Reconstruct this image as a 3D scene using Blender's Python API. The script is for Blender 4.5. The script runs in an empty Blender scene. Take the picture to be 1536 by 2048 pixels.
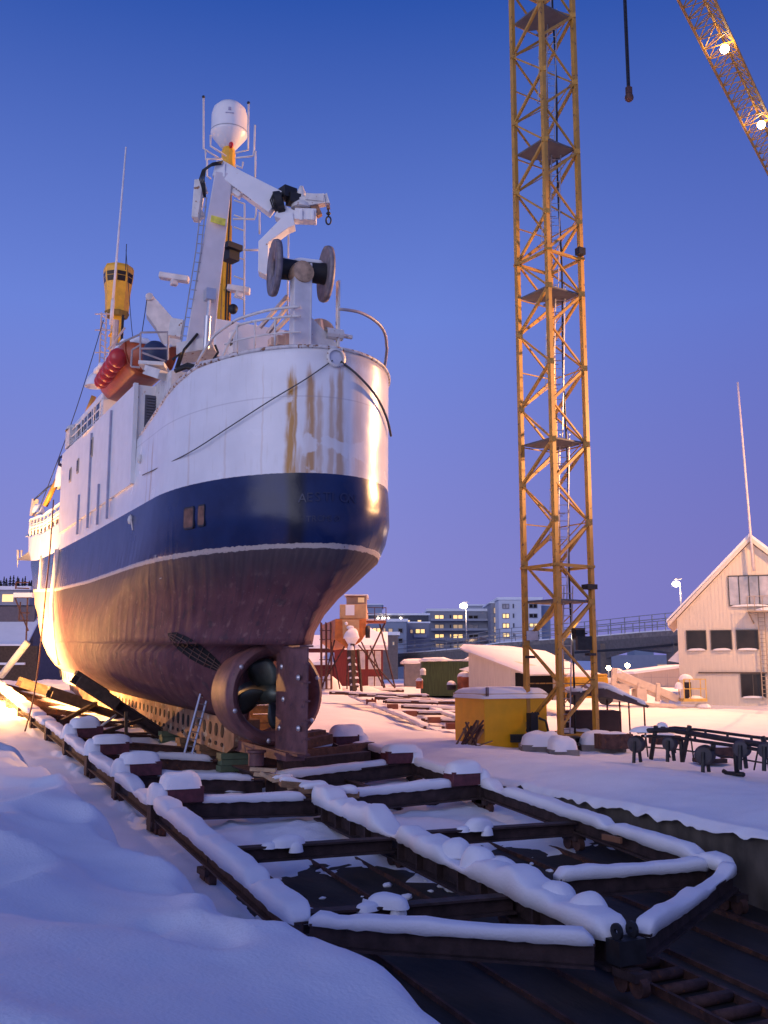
import bpy, math, random
from math import *
from mathutils import Vector as V, noise as mn, Matrix
random.seed(7)
S=bpy.context.scene
# ------------------------------------------------------------------ camera
F=2000.0; PITCH=atan(320/2000); PSI=radians(27.5); CAM=V((0,0,2.9))
cam=bpy.data.cameras.new('camera'); co=bpy.data.objects.new('camera',cam); S.collection.objects.link(co)
cam.sensor_fit='VERTICAL'; cam.sensor_height=36; cam.lens=36*F/2048; cam.clip_end=5000; cam.clip_start=.1
co.location=CAM; co.rotation_euler=(pi/2+PITCH,0,-PSI); S.camera=co
FW=V((sin(PSI)*cos(PITCH),cos(PSI)*cos(PITCH),sin(PITCH))); RT=V((cos(PSI),-sin(PSI),0)); UP=RT.cross(FW)
def ray(u,v): return FW+RT*((u-768)/F)+UP*((1024-v)/F)
def at(u,v,d): return CAM+ray(u,v)*d
def onx(u,v,x): r=ray(u,v); return CAM+r*(x/r.x)
def onz(u,v,z): r=ray(u,v); return CAM+r*((z-CAM.z)/r.z)
def srgb(r,g,b):
    f=lambda c:(c/255/12.92 if c/255<=.04045 else ((c/255+.055)/1.055)**2.4)
    return (f(r),f(g),f(b),1)
# ------------------------------------------------------------------ world: blue hour sky
W=bpy.data.worlds.new('World'); S.world=W; W.use_nodes=True
N=W.node_tree.nodes; L=W.node_tree.links
bg=N['Background']; tc=N.new('ShaderNodeTexCoord'); sx=N.new('ShaderNodeSeparateXYZ'); L.new(tc.outputs['Generated'],sx.inputs[0])
rmp=N.new('ShaderNodeValToRGB'); L.new(sx.outputs['Z'],rmp.inputs[0])
cr=rmp.color_ramp; cr.elements[0].position=0; cr.elements[0].color=srgb(140,138,206)
cr.elements[1].position=1; cr.elements[1].color=srgb(26,58,138)
for p,c in ((.10,(136,137,208)),(.34,(108,132,216)),(.59,(46,84,172))):
    e=cr.elements.new(p); e.color=srgb(*c)
# darker purple towards the right (east), glow low behind the camera
def dotn(v):
    d=N.new('ShaderNodeVectorMath'); d.operation='DOT_PRODUCT'; d.inputs[1].default_value=v; L.new(tc.outputs['Generated'],d.inputs[0]); return d
d1=dotn((sin(radians(75)),cos(radians(75)),0)); mr=N.new('ShaderNodeMapRange'); L.new(d1.outputs['Value'],mr.inputs[0])
mr.inputs[1].default_value=.66; mr.inputs[2].default_value=1; mr.inputs[3].default_value=0; mr.inputs[4].default_value=1
mx=N.new('ShaderNodeMixRGB'); mx.blend_type='MULTIPLY'; mx.inputs[2].default_value=(.66,.60,.76,1); L.new(mr.outputs[0],mx.inputs[0]); L.new(rmp.outputs[0],mx.inputs[1])
d2=dotn((-.75,-.62,.05)); mr2=N.new('ShaderNodeMapRange'); L.new(d2.outputs['Value'],mr2.inputs[0])
mr2.inputs[1].default_value=.1; mr2.inputs[2].default_value=1; mr2.inputs[4].default_value=.9
mx2=N.new('ShaderNodeMixRGB'); mx2.blend_type='MIX'; mx2.inputs[2].default_value=(.34,.36,.66,1); L.new(mr2.outputs[0],mx2.inputs[0]); L.new(mx.outputs[0],mx2.inputs[1])
L.new(mx2.outputs[0],bg.inputs['Color']); bg.inputs['Strength'].default_value=1.0
S.view_settings.view_transform='Standard'; S.view_settings.look='None'; S.view_settings.exposure=0; S.view_settings.gamma=1
# weak afterglow of the sun below the horizon behind the camera
sl=bpy.data.lights.new('afterglow','SUN'); sl.energy=1.15; sl.angle=radians(50); sl.color=(.84,.82,1.0)
so=bpy.data.objects.new('afterglow',sl); S.collection.objects.link(so)
so.rotation_euler=V((.86,.46,-.13)).to_track_quat('-Z','Y').to_euler()
# ------------------------------------------------------------------ materials
MATS={}
def mat(name,col,rough=.6,metal=0,var=.15,scale=3,bump=0,bscale=20,spots=None,emit=None,es=0,stretch=(1,1,1),spec=.5,coat=0):
    if name in MATS: return MATS[name]
    m=bpy.data.materials.new(name); m.use_nodes=True; n=m.node_tree.nodes; l=m.node_tree.links; b=n['Principled BSDF']
    b.inputs['Roughness'].default_value=rough; b.inputs['Metallic'].default_value=metal
    b.inputs['Specular IOR Level'].default_value=spec; b.inputs['Coat Weight'].default_value=coat
    t=n.new('ShaderNodeTexCoord'); mp=n.new('ShaderNodeMapping'); mp.inputs['Scale'].default_value=stretch; l.new(t.outputs['Object'],mp.inputs[0])
    nz=n.new('ShaderNodeTexNoise'); nz.inputs['Scale'].default_value=scale; nz.inputs['Detail'].default_value=6; l.new(mp.outputs[0],nz.inputs['Vector'])
    r=n.new('ShaderNodeValToRGB'); l.new(nz.outputs['Fac'],r.inputs[0])
    a=[max(0,c*(1-var)) for c in col]; z=[min(1,c*(1+var)) for c in col]
    r.color_ramp.elements[0].position=.32; r.color_ramp.elements[0].color=(*a,1); r.color_ramp.elements[1].position=.68; r.color_ramp.elements[1].color=(*z,1)
    out=r.outputs[0]
    if spots:
        sc,thr,scale2=spots
        n2=n.new('ShaderNodeTexNoise'); n2.inputs['Scale'].default_value=scale2; n2.inputs['Detail'].default_value=8; l.new(mp.outputs[0],n2.inputs['Vector'])
        r2=n.new('ShaderNodeValToRGB'); r2.color_ramp.elements[0].position=thr; r2.color_ramp.elements[1].position=min(1,thr+.06); l.new(n2.outputs['Fac'],r2.inputs[0])
        mm=n.new('ShaderNodeMixRGB'); mm.inputs[2].default_value=(*sc,1); l.new(r2.outputs[0],mm.inputs[0]); l.new(out,mm.inputs[1]); out=mm.outputs[0]
    l.new(out,b.inputs['Base Color'])
    if bump:
        n3=n.new('ShaderNodeTexNoise'); n3.inputs['Scale'].default_value=bscale; n3.inputs['Detail'].default_value=5; l.new(mp.outputs[0],n3.inputs['Vector'])
        bp=n.new('ShaderNodeBump'); bp.inputs['Strength'].default_value=bump; bp.inputs['Distance'].default_value=.03; l.new(n3.outputs['Fac'],bp.inputs['Height']); l.new(bp.outputs[0],b.inputs['Normal'])
    if emit: b.inputs['Emission Color'].default_value=(*emit,1); b.inputs['Emission Strength'].default_value=es
    MATS[name]=m; return m
SNOW=mat('snow',(.80,.82,.86),.75,0,.03,1.2,.35,26,spec=.25)
WHITE=mat('white_paint',(.72,.72,.72),.38,0,.05,2,spots=((.38,.2,.08),.70,5))
WHITE2=mat('white_dirty',(.62,.60,.57),.5,0,.12,4,spots=((.25,.11,.04),.63,7))
GREYP=mat('grey_paint',(.30,.30,.32),.5,0,.15,4)
YEL=mat('yellow_paint',(.72,.38,.02),.45,0,.12,3,spots=((.18,.09,.03),.68,9))
CRANE=mat('crane_yellow',(.43,.225,.035),.5,0,.15,2,spots=((.14,.07,.03),.62,6))
RUST=mat('rusty_steel',(.085,.040,.032),.75,.2,.4,5,.4,30,spots=((.16,.06,.025),.60,8))
DRUST=mat('dark_rusty_steel',(.045,.026,.026),.8,.1,.45,4,.4,25)
MAROON=mat('maroon_paint',(.095,.022,.030),.65,0,.35,6)
DARK=mat('dark_metal',(.022,.022,.026),.55,.3,.3,6)
BLACK=mat('black_rubber',(.012,.012,.014),.6)
HOLE=mat('dark_opening',(.006,.006,.008),.8)
CONC=mat('concrete',(.19,.17,.16),.85,0,.3,2,.4,12)
DCONC=mat('wet_dark_concrete',(.026,.019,.015),.7,0,.55,1.1,.6,8,stretch=(1,.35,1))
WOOD=mat('old_wood',(.22,.13,.07),.8,0,.3,5,.3,20,stretch=(1,6,6))
NWOOD=mat('fresh_wood',(.50,.36,.22),.75,0,.2,6)
DWOOD=mat('dark_wood',(.07,.045,.03),.85,0,.35,5)
ALU=mat('aluminium',(.55,.56,.58),.38,.7,.08)
GALV=mat('galvanised_steel',(.28,.29,.31),.5,.5,.15)
ANTI=mat('antifouling_red',(.135,.060,.062),.55,0,.3,2.5,.3,10,spots=((.08,.04,.05),.60,4))
BRONZE=mat('propeller_metal',(.10,.12,.10),.5,.6,.2)
ORANGE=mat('orange_paint',(.38,.07,.02),.45,0,.15,3)
REDB=mat('red_buoy',(.52,.035,.03),.3,0,.1,3)
BLUEP=mat('blue_cover',(.03,.045,.10),.5)
GREEN=mat('green_planks',(.045,.075,.03),.8,0,.4,3,stretch=(8,8,.4))
CREAM=mat('cream_boards',(.62,.55,.44),.7,0,.06,2,stretch=(6,6,.5))
REDW=mat('red_wood_wall',(.16,.022,.02),.8,0,.2,3,stretch=(8,8,.5))
GLASS=mat('dark_glass',(.025,.020,.018),.10,0,.4,1,spec=.14)
PGLASS=mat('reflecting_glass',(.30,.27,.26),.12,0,.5,.8,spec=1)
LITW=mat('lit_window',(.8,.6,.3),.5,emit=(1,.62,.20),es=1.3)
LITD=mat('dim_lit_window',(.5,.4,.25),.5,emit=(1,.60,.28),es=.35)
BULB=mat('lamp_glow',(1,.9,.7),.5,emit=(1,.72,.38),es=60)
BULBW=mat('street_lamp_glow',(1,.9,.8),.5,emit=(1,.78,.58),es=18)
CURT=mat('curtain',(.5,.5,.55),.8)
SIGN=mat('signal_yellow',(.62,.55,.06),.6,0,.3,6)
REDL=mat('red_lens',(.4,.01,.01),.3)
ROPE=mat('rope_fibre',(.07,.07,.075),.9)
TARP=mat('brown_canvas',(.10,.065,.06),.8,0,.2,3)
# ------------------------------------------------------------------ mesh helpers
class MB:
    def __init__(s): s.v=[]; s.f=[]; s.m=[]
    def add(s,vs,fs,m=0):
        b=len(s.v); s.v+=[V(p) for p in vs]; s.f+=[tuple(b+i for i in f) for f in fs]; s.m+=[m]*len(fs); return s
    def box(s,c,d,rz=0,m=0):
        c=V(c); R=Matrix.Rotation(rz,3,'Z'); h=V(d)/2
        vs=[c+R@V((sx*h.x,sy*h.y,sz*h.z)) for sx in(-1,1) for sy in(-1,1) for sz in(-1,1)]
        return s.add(vs,[(0,1,3,2),(4,6,7,5),(0,4,5,1),(2,3,7,6),(0,2,6,4),(1,5,7,3)],m)
    def b2(s,p,q,m=0):
        p=V(p);q=V(q); return s.box((p+q)/2,(abs(q.x-p.x),abs(q.y-p.y),abs(q.z-p.z)),0,m)
    def bar(s,p,q,w,h=None,m=0,up=(0,0,1),off=0):
        h=h or w; p=V(p);q=V(q); d=(q-p)
        if d.length<1e-6: return s
        d.normalize(); u=V(up); sd=d.cross(u)
        if sd.length<.05: sd=d.cross(V((0,1,0)))
        sd.normalize(); u=sd.cross(d).normalized(); o=u*off
        vs=[e+o+sd*(a*w/2)+u*(b*h/2) for e in(p,q) for a,b in((-1,-1),(1,-1),(1,1),(-1,1))]
        return s.add(vs,[(0,1,2,3),(7,6,5,4),(0,4,5,1),(1,5,6,2),(2,6,7,3),(3,7,4,0)],m)
    def ibeam(s,p,q,w,h,t=.05,m=0):
        s.bar(p,q,w,t,m,off=h/2-t/2); s.bar(p,q,w,t,m,off=-h/2+t/2); s.bar(p,q,t,h-2*t-.006,m); return s
    def tube(s,pts,r,n=6,m=0,cap=True,r1=None):
        pts=[V(p) for p in pts]; k=len(pts); rings=[]; prev=None
        for i,p in enumerate(pts):
            d=(pts[min(i+1,k-1)]-pts[max(i-1,0)]).normalized()
            a=prev if prev is not None else (V((0,0,1)) if abs(d.z)<.9 else V((1,0,0)))
            x=(a-d*a.dot(d)).normalized(); prev=x; y=d.cross(x); rr=r if r1 is None else r+(r1-r)*i/(k-1)
            rings.append([p+x*(rr*cos(2*pi*j/n))+y*(rr*sin(2*pi*j/n)) for j in range(n)])
        vs=[q for R in rings for q in R]; fs=[(i*n+j,i*n+(j+1)%n,(i+1)*n+(j+1)%n,(i+1)*n+j) for i in range(k-1) for j in range(n)]
        if cap: fs+=[tuple(range(n-1,-1,-1)),tuple((k-1)*n+j for j in range(n))]
        return s.add(vs,fs,m)
    def lathe(s,c,prof,axis=(0,0,1),n=24,m=0):
        c=V(c); a=V(axis).normalized(); x=a.orthogonal().normalized(); y=a.cross(x)
        vs=[c+a*z+x*(max(r,.0005)*cos(2*pi*j/n))+y*(max(r,.0005)*sin(2*pi*j/n)) for r,z in prof for j in range(n)]
        fs=[(i*n+j,i*n+(j+1)%n,(i+1)*n+(j+1)%n,(i+1)*n+j) for i in range(len(prof)-1) for j in range(n)]
        return s.add(vs,fs,m)
    def prism(s,poly,d,m=0):   # poly: 3D points, extruded by vector d
        d=V(d); n=len(poly); vs=[V(p) for p in poly]+[V(p)+d for p in poly]
        return s.add(vs,[tuple(range(n)),tuple(range(2*n-1,n-1,-1))]+[(i,(i+n),(i+1)%n+n,(i+1)%n) for i in range(n)],m)
    def ball(s,c,r,n=12,sc=(1,1,1),m=0):
        c=V(c); vs=[];k=n//2
        for i in range(k+1):
            t=pi*i/k
            for j in range(n): vs.append(c+V((r*sc[0]*max(sin(t),.001)*cos(2*pi*j/n),r*sc[1]*max(sin(t),.001)*sin(2*pi*j/n),r*sc[2]*cos(t))))
        return s.add(vs,[(i*n+j,(i+1)*n+j,(i+1)*n+(j+1)%n,i*n+(j+1)%n) for i in range(k) for j in range(n)],m)
    def snow(s,pts,w,h,step=.14,seed=0,amp=.35,lump=0,m=0,K=9):
        # rounded drift of snow lying on a beam: pts on the beam's top surface
        P=[V(p) for p in pts]; path=[]
        for a,b in zip(P,P[1:]):
            n=max(2,int((b-a).length/step)); path+=[a.lerp(b,i/n) for i in range(n)]
        path.append(P[-1]); k=len(path); vs=[]; sp=V((seed*7.3,seed*3.1,0))
        for i,p in enumerate(path):
            d=path[min(i+1,k-1)]-path[max(i-1,0)]; d.z=0; d.normalize(); sd=V((d.y,-d.x,0))
            e=min(1,min(i,k-1-i)*step/(h*1.1)+.05); e=sqrt(max(0,1-(1-e)**2))
            q=p+sp; gp=.22+.78*sm(-.52,-.30,mn.noise(q*.9+V((4,8,1)))); hh=h*e*gp*(1+amp*1.2*mn.noise(q*.7)+amp*.30*mn.noise(q*2.6)+amp*.16*mn.noise(q*6.1)+lump*abs(mn.noise(q*1.9+V((5,5,5))))*1.6)
            ww=w*(.55+.45*e)*(.75+.25*gp)*(1+.22*amp/.35*mn.noise(q*1.1+V((9,1,2)))); sh=sd*(.10*w*mn.noise(q*1.7+V((3,3,3))))
            for j in range(K+1):
                t=pi*j/K; ct=cos(t); st=sin(t)
                xx=copysign(abs(ct)**.50,ct)*ww/2*(1+.07*st); zz=(st**.45 if st>0 else 0)*hh*.84*(1+.10*mn.noise(q*1.6+V((j*.8,0,0))))
                if j in(0,K): zz=-.03-.05*abs(mn.noise(q*3.7+V((j,0,0))))
                vs.append(p+sh+sd*xx+V((0,0,zz)))
        n=K+1; fs=[(i*n+j,i*n+j+1,(i+1)*n+j+1,(i+1)*n+j) for i in range(k-1) for j in range(K)]
        fs+=[(i*n+K,i*n,(i+1)*n,(i+1)*n+K) for i in range(k-1)]+[tuple(range(K,-1,-1)),tuple((k-1)*n+j for j in range(n))]
        return s.add(vs,fs,m)
    def mound(s,c,rx,ry,h,rz=0,seed=0,m=0,n=20,r=7,box=0):
        c=V(c); vs=[c+V((0,0,h))];R=Matrix.Rotation(rz,3,'Z')
        for i in range(1,r+1):
            t=i/r
            for j in range(n):
                a=2*pi*j/n; k=(1+.16*mn.noise(V((cos(a)*1.3+seed*3,sin(a)*1.3,seed))))*(1+box*(1/max(abs(cos(a)),abs(sin(a)))-1)*.75)
                q=R@V((rx*t*k*cos(a),ry*t*k*sin(a),0)); z=h*(1-t**(2.6+2.4*box))**(.8-.25*box)*(1+.22*mn.noise(V((q.x*2.2,q.y*2.2,seed)))) if i<r else -.04
                vs.append(c+q+V((0,0,z)))
        fs=[(0,1+j,1+(j+1)%n) for j in range(n)]+[(1+(i-1)*n+j,1+i*n+j,1+i*n+(j+1)%n,1+(i-1)*n+(j+1)%n) for i in range(1,r) for j in range(n)]
        return s.add(vs,fs,m)
    def build(s,name,mats,parent=None,smooth=False,bevel=0):
        if not isinstance(mats,(list,tuple)): mats=[mats]
        me=bpy.data.meshes.new(name); o=bpy.data.objects.new(name,me); S.collection.objects.link(o)
        if parent is None:
            xs=[p.x for p in s.v];ys=[p.y for p in s.v];zs=[p.z for p in s.v]
            org=V(((min(xs)+max(xs))/2,(min(ys)+max(ys))/2,min(zs))); o.location=org
        else:
            org=ORG.get(parent.name,V()); o.parent=parent
        ORG[o.name]=org
        me.from_pydata([p-org for p in s.v],[],s.f); me.update()
        for mt in mats: me.materials.append(mt)
        me.polygons.foreach_set('material_index',s.m)
        import bmesh
        bm=bmesh.new(); bm.from_mesh(me); bmesh.ops.recalc_face_normals(bm,faces=bm.faces); bm.to_mesh(me); bm.free()
        if smooth: me.polygons.foreach_set('use_smooth',[True]*len(me.polygons))
        if smooth=='auto':
            md=o.modifiers.new('es','EDGE_SPLIT'); md.split_angle=radians(38)
        if bevel:
            b=o.modifiers.new('bevel','BEVEL'); b.width=bevel; b.segments=2; b.limit_method='ANGLE'
        return o
def build_each(s,name,mats,parent,smooth=False,bevel=0):   # every separate piece becomes a part of its own
    p=list(range(len(s.v)))
    def f(a):
        while p[a]!=a: p[a]=p[p[a]]; a=p[a]
        return a
    for q in s.f:
        for i in q[1:]: p[f(i)]=f(q[0])
    g={}
    for q,mm in zip(s.f,s.m): g.setdefault(f(q[0]),[]).append((q,mm))
    out=[]
    for fs in g.values():
        ids=sorted({i for q,_ in fs for i in q}); mp={i:k for k,i in enumerate(ids)}; m=MB(); m.v=[s.v[i] for i in ids]; m.f=[tuple(mp[i] for i in q) for q,_ in fs]; m.m=[mm for _,mm in fs]
        out.append(m.build(name,mats,parent,smooth,bevel))
    return out
MB.each=build_each
ORG={}
def tag(o,label,cat=None,group=None,kind=None):
    if label: o['label']=label
    if cat: o['category']=cat
    if group: o['group']=group
    if kind: o['kind']=kind
    return o
def thing(name,label,cat,loc=(0,0,0),rz=0,group=None):
    o=bpy.data.objects.new(name,None); S.collection.objects.link(o); o.empty_display_size=.3
    o.location=loc; o.rotation_euler=(0,0,rz)
    ORG[o.name]=V(loc) if rz==0 else V()
    return tag(o,label,cat,group)
def frame(name,label,cat,u,v,d,rz=0,group=None):   # local axes: x right, y away, z up, in metres
    p=at(u,v,d); o=thing(name,label,cat,p,-PSI+rz+1e-9,group); ORG[o.name]=V(); return o,d/F
def sm(a,b,x):
    t=max(0,min(1,(x-a)/(b-a))); return t*t*(3-2*t)
def text(parent,name,body,size,origin,xdir,up,m,ext=.01):
    c=bpy.data.curves.new(name,'FONT'); c.body=body; c.size=size; c.extrude=ext; t=bpy.data.objects.new(name,c); S.collection.objects.link(t)
    x=V(xdir).normalized(); u=V(up); z=x.cross(u).normalized(); y=z.cross(x)
    M=Matrix((x,y,z)).transposed().to_4x4(); M.translation=V(origin)-ORG.get(parent.name,V()); 
    dg=bpy.context.evaluated_depsgraph_get(); me=bpy.data.meshes.new_from_object(t.evaluated_get(dg)); bpy.data.objects.remove(t)
    me.transform(M); me.materials.clear(); me.materials.append(m); o=bpy.data.objects.new(name,me); S.collection.objects.link(o); o.parent=parent; return o
SL=tan(radians(4.4))
def zt(y): return -1.9+SL*y          # top plane of the slipway cradle
def zf(y): return -2.7+SL*y          # slipway floor
def xw(y): return 15.65+.10*(y-14)    # right dock wall
def dep(x,y): return x*sin(PSI)+y*cos(PSI)
def G(x,y): return 1.9*max(0,min(1,(dep(x,y)-42)/33))
# ------------------------------------------------------------------ terrain
def fbm(x,y,s=1): return mn.noise(V((x,y,s)))+.5*mn.noise(V((x*2.1,y*2.1,s+3)))+.25*mn.noise(V((x*4.3,y*4.3,s+7)))
def Hleft(x,y):
    crest=3.45+.35*mn.noise(V((y*.35,2,5)))+.15*mn.noise(V((y*1.3,2,9)))
    top=.72+.12*max(-1,min(6,3.5-x))+.40*sm(18,30,y)
    near=1-sm(0,4,abs(x)+abs(y)*.6)
    n=.30*mn.noise(V((x*.42+y*.15,y*.24,1.7)))+.07*mn.noise(V((x*.9+y*.4,y*.8,8.2)))+.018*mn.noise(V((x*3.1,y*2.7,4)))+.010*mn.noise(V((x*9,y*8,4)))
    rid=1-abs(mn.noise(V((x*.50-y*.22,y*.36,3.3))))*2.6; n+=.17*max(0,rid)**1.5; rr_=1-abs(mn.noise(V((x*.22,y*.50+x*.16,11.3))))*2.3; n+=.10*max(0,rr_)**1.5*sm(5,9,y); n-=.26*sm(6.5,9.5,y)*(1-sm(15,19,y))*sm(1.2,3.2,x); r2=mn.noise(V((x*.8+3,y*.5,7.7))); n-=.10*sm(.25,.42,r2)
    top=top+n*(1-near*.7)
    shelf=zt(y)-.62+.12*fbm(x*.5,y*.3,2)
    if y<16: shelf=min(shelf,zf(y)+.15+.25*fbm(x*.8,y*.5,2)+.5*sm(5.4,4.4,x))
    far=max(shelf+.25, .35+.2*fbm(x*.2,y*.2,4)+ .02*(y-30)); f=sm(25,33,y); top=top*(1-f)+far*f
    s=sm(0,1,(x-crest)/(1.0+.2*sm(12,20,y)))
    s=max(0,min(1,(x-crest+.1)/(1.25))); s=s*s*(3-2*s)
    return top*(1-s)+shelf*s
def Hright(x,y):
    d=x-xw(y); b=G(x,y)+.12*fbm(x*.12,y*.12,6)*(1+sm(20,60,d))+.05*fbm(x*.6,y*.6,2)
    b+=.38*sm(.2,2.2,d)*(1-sm(3,7,d))*(.6+.5*mn.noise(V((y*.25,0,3))))-.12
    t_=x-(17.5+.30*(y-20)); b-=.05*sm(.35,.1,abs(t_-3.2))*sm(24,30,y)+.05*sm(.35,.1,abs(t_-5.0))*sm(24,30,y)
    if dep(x,y)>44: b+=.35*max(0,fbm(x*.09,y*.09,13))*sm(44,55,dep(x,y))
    return b
def H(x,y):
    xl=6.1+.1*mn.noise(V((y*.8,1,1)))
    if x<xl: h=Hleft(x,y)
    elif x<xw(y)-.02 or y>29.5:
        fl=zf(y)+(-.22+.40*sm(17.2,21.5,y+1.2*mn.noise(V((x*.5,y*.4,1)))))+.16*mn.noise(V((x*.9,y*.9,4)))+.08*mn.noise(V((x*2.5,y*2.5,4)))+.06*mn.noise(V((x*5.5,y*5.5,4)))
        h=fl
        if x<6.9: h=max(h,Hleft(x,y)*(1-sm(6.1,6.9,x))+fl*sm(6.1,6.9,x)) if y>17 else fl
        if y>27:
            k=sm(27.5,36,y+(.7*(x-15.4) if x<18 else 1.8)); r=Hright(max(x,xw(y)+.1),y)
            kk=sm(14.2,17.0,x+.8*mn.noise(V((x*.3,y*.3,2)))) if y>29.5 else sm(15.8,16.6,x)
            h=h*(1-kk)+r*kk
    else: h=Hright(x,y)
    if y>62: k=sm(62,80,y); h=h*(1-k)+(G(x,y)+.15*fbm(x*.08,y*.08,6))*k
    if x<6 and y>40:
        k=sm(40,60,y)*sm(6,2,x); h=h*(1-k)+max(h,1.2+.1*fbm(x*.1,y*.1,2))*k
    return h
def axis(segs):
    out=[]
    for a,b,st in segs:
        n=max(1,int(round((b-a)/st))); out+=[a+(b-a)*i/n for i in range(n)]
    out.append(segs[-1][1]); return out
def snow_grid(name,XS,YS,f,label=None):
    vs=[f(x,y) for y in YS for x in XS]; n=len(XS)
    fs=[(j*n+i,j*n+i+1,(j+1)*n+i+1,(j+1)*n+i) for j in range(len(YS)-1) for i in range(n-1)]
    m=MB(); m.add(vs,fs); o=m.build(name,SNOW,smooth=True); return tag(o,label,kind='structure')
# left bank + trench as one sheet up to the right dock wall
YA=axis([(-3,2,.25),(2,26,.13),(26,36,.22),(36,62,.5),(62,110,2),(110,330,10)])
XA=axis([(-90,-12,6),(-12,-3,.6),(-3,2.4,.16),(2.4,7.2,.10),(7.2,15,.24),(15,18.3,.18)])
def clamp_left(x,y):
    # right of the dock wall the sheet stays under the yard
    if x>xw(y)-.06 and y<29.5: return V((x,y,zf(y)-.3))
    return V((x,y,H(x,y)))
snow_grid('snow_ground',XA,YA,clamp_left,'snow covered shipyard ground with a trodden bank beside the slipway')
def right_sheet(s,y):
    x=(xw(min(y,29.5)) if y<29.5 else xw(29.5))+s
    if s<0:
        r=-s/.5; e=.14+.16*mn.noise(V((y*1.3,2,2)))+.10*mn.noise(V((y*2.9,2,2)))+.035*mn.noise(V((y*4.3,7,2)))
        x=xw(y)-min(.18,.9*r*.25); return V((x,y,Hright(xw(y)+.05,y)-r*(.02+e)*1.1))
    if y>=29.5: return V((x,y,Hright(x,y)-.12*(1-sm(0,1.5,s))))
    return V((x,y,Hright(x,y)))
SA=[-.5,-.4,-.28,-.15,-.05]+axis([(0,3,.16),(3,14,.3),(14,40,.8),(40,130,3),(130,700,30)])
YB=axis([(-12,2,.8),(2,29.49,.10)])
YC=axis([(29.5,50,.4),(50,110,1.2),(110,420,12)])
snow_grid('yard_snow',SA,YB,right_sheet,'deep snow on the yard right of the slipway wall')
snow_grid('back_yard_snow',[s for s in SA if s>=0],YC,right_sheet,'snow covered yard behind the slipway')
m=MB(); m.add([(-2500,300,1.2),(2500,300,1.2),(2500,3200,1.2),(-2500,3200,1.2)],[(0,1,2,3)]); tag(m.build('far_snow',SNOW),None,kind='structure')
m=MB(); m.add([(-600,60,.7),(-60,60,.7),(-60,330,1.0),(-600,330,1.0)],[(0,1,2,3)]); tag(m.build('west_snow',SNOW),None,kind='structure')
# slipway floor with plank lines and rails
m=MB()
m.add([(3.5,-6,zf(-6)),(17.5,-6,zf(-6)),(17.5,40,zf(40)),(3.5,40,zf(40))],[(0,1,2,3)])
tag(m.build('slipway_floor',DCONC),'dark wet slipway floor sloping towards the water',kind='structure')
m=MB()
x=7.0
for i,x in enumerate([4.9,6.3,7.6,8.9,9.9,12.2,13.5,14.7]):
    m.bar((x,-5,zf(-5)+.03),(x,34,zf(34)+.03),.12 if i in(1,7) else .05,.09)
tag(m.build('slipway_rails',RUST),'rusty rails running down the dark slipway floor','rails')
t=thing('rack_track','rusty ladder-like haulage track on the floor beyond the pointed end of the cradle','track',(11.2,9,zf(9)))
for xx in(10.75,11.65): m=MB(); m.bar((xx,2,zf(2)+.06),(xx,14.5,zf(14.5)+.06),.07,.14); m.build('rail',RUST,t)
for i in range(24):
    y=2.4+i*.5; m=MB(); m.tube([(10.8,y,zf(y)+.08),(11.6,y,zf(y)+.08)],.09,8); m.build('crossbar',RUST,t,smooth=True)
# dock wall
m=MB(); ys=axis([(-12,29.6,.4)])
vs=[];
for y in ys:
    for k,z in enumerate((zf(y)-.3,zf(y)+.5*(-.2-zf(y)),-.2)):
        vs.append((xw(y)+.04*mn.noise(V((y*1.2,z*2,4)))+(.03 if k==1 else 0),y,z))
    vs.append((xw(y)+.6,y,-.2))
m.add(vs,[(j*4+i,j*4+i+1,(j+1)*4+i+1,(j+1)*4+i) for j in range(len(ys)-1) for i in range(3)])
m.add([(xw(29.6),29.6,-.2),(xw(29.6)+.6,29.6,-.2),(xw(29.6)+.6,29.6,-1.2),(xw(29.6),29.6,-1.2)],[(0,1,2,3)])
tag(m.build('slipway_wall',mat('wall_concrete',(.10,.085,.07),.9,0,.5,1.5,.6,9,stretch=(1,1,.6))),'rough dark concrete wall under the yard snow along the right of the slipway','wall')
# ------------------------------------------------------------------ SHIP
XC=10.8
SHIP=thing('ship','large white and blue ship with a dark red bottom on the slipway cradle','ship',(XC,30,.4))
def gfun(t,p,q): 
    return 1 if t>=1 else max(0,(1-(1-t)**p))**(1/q)
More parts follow.
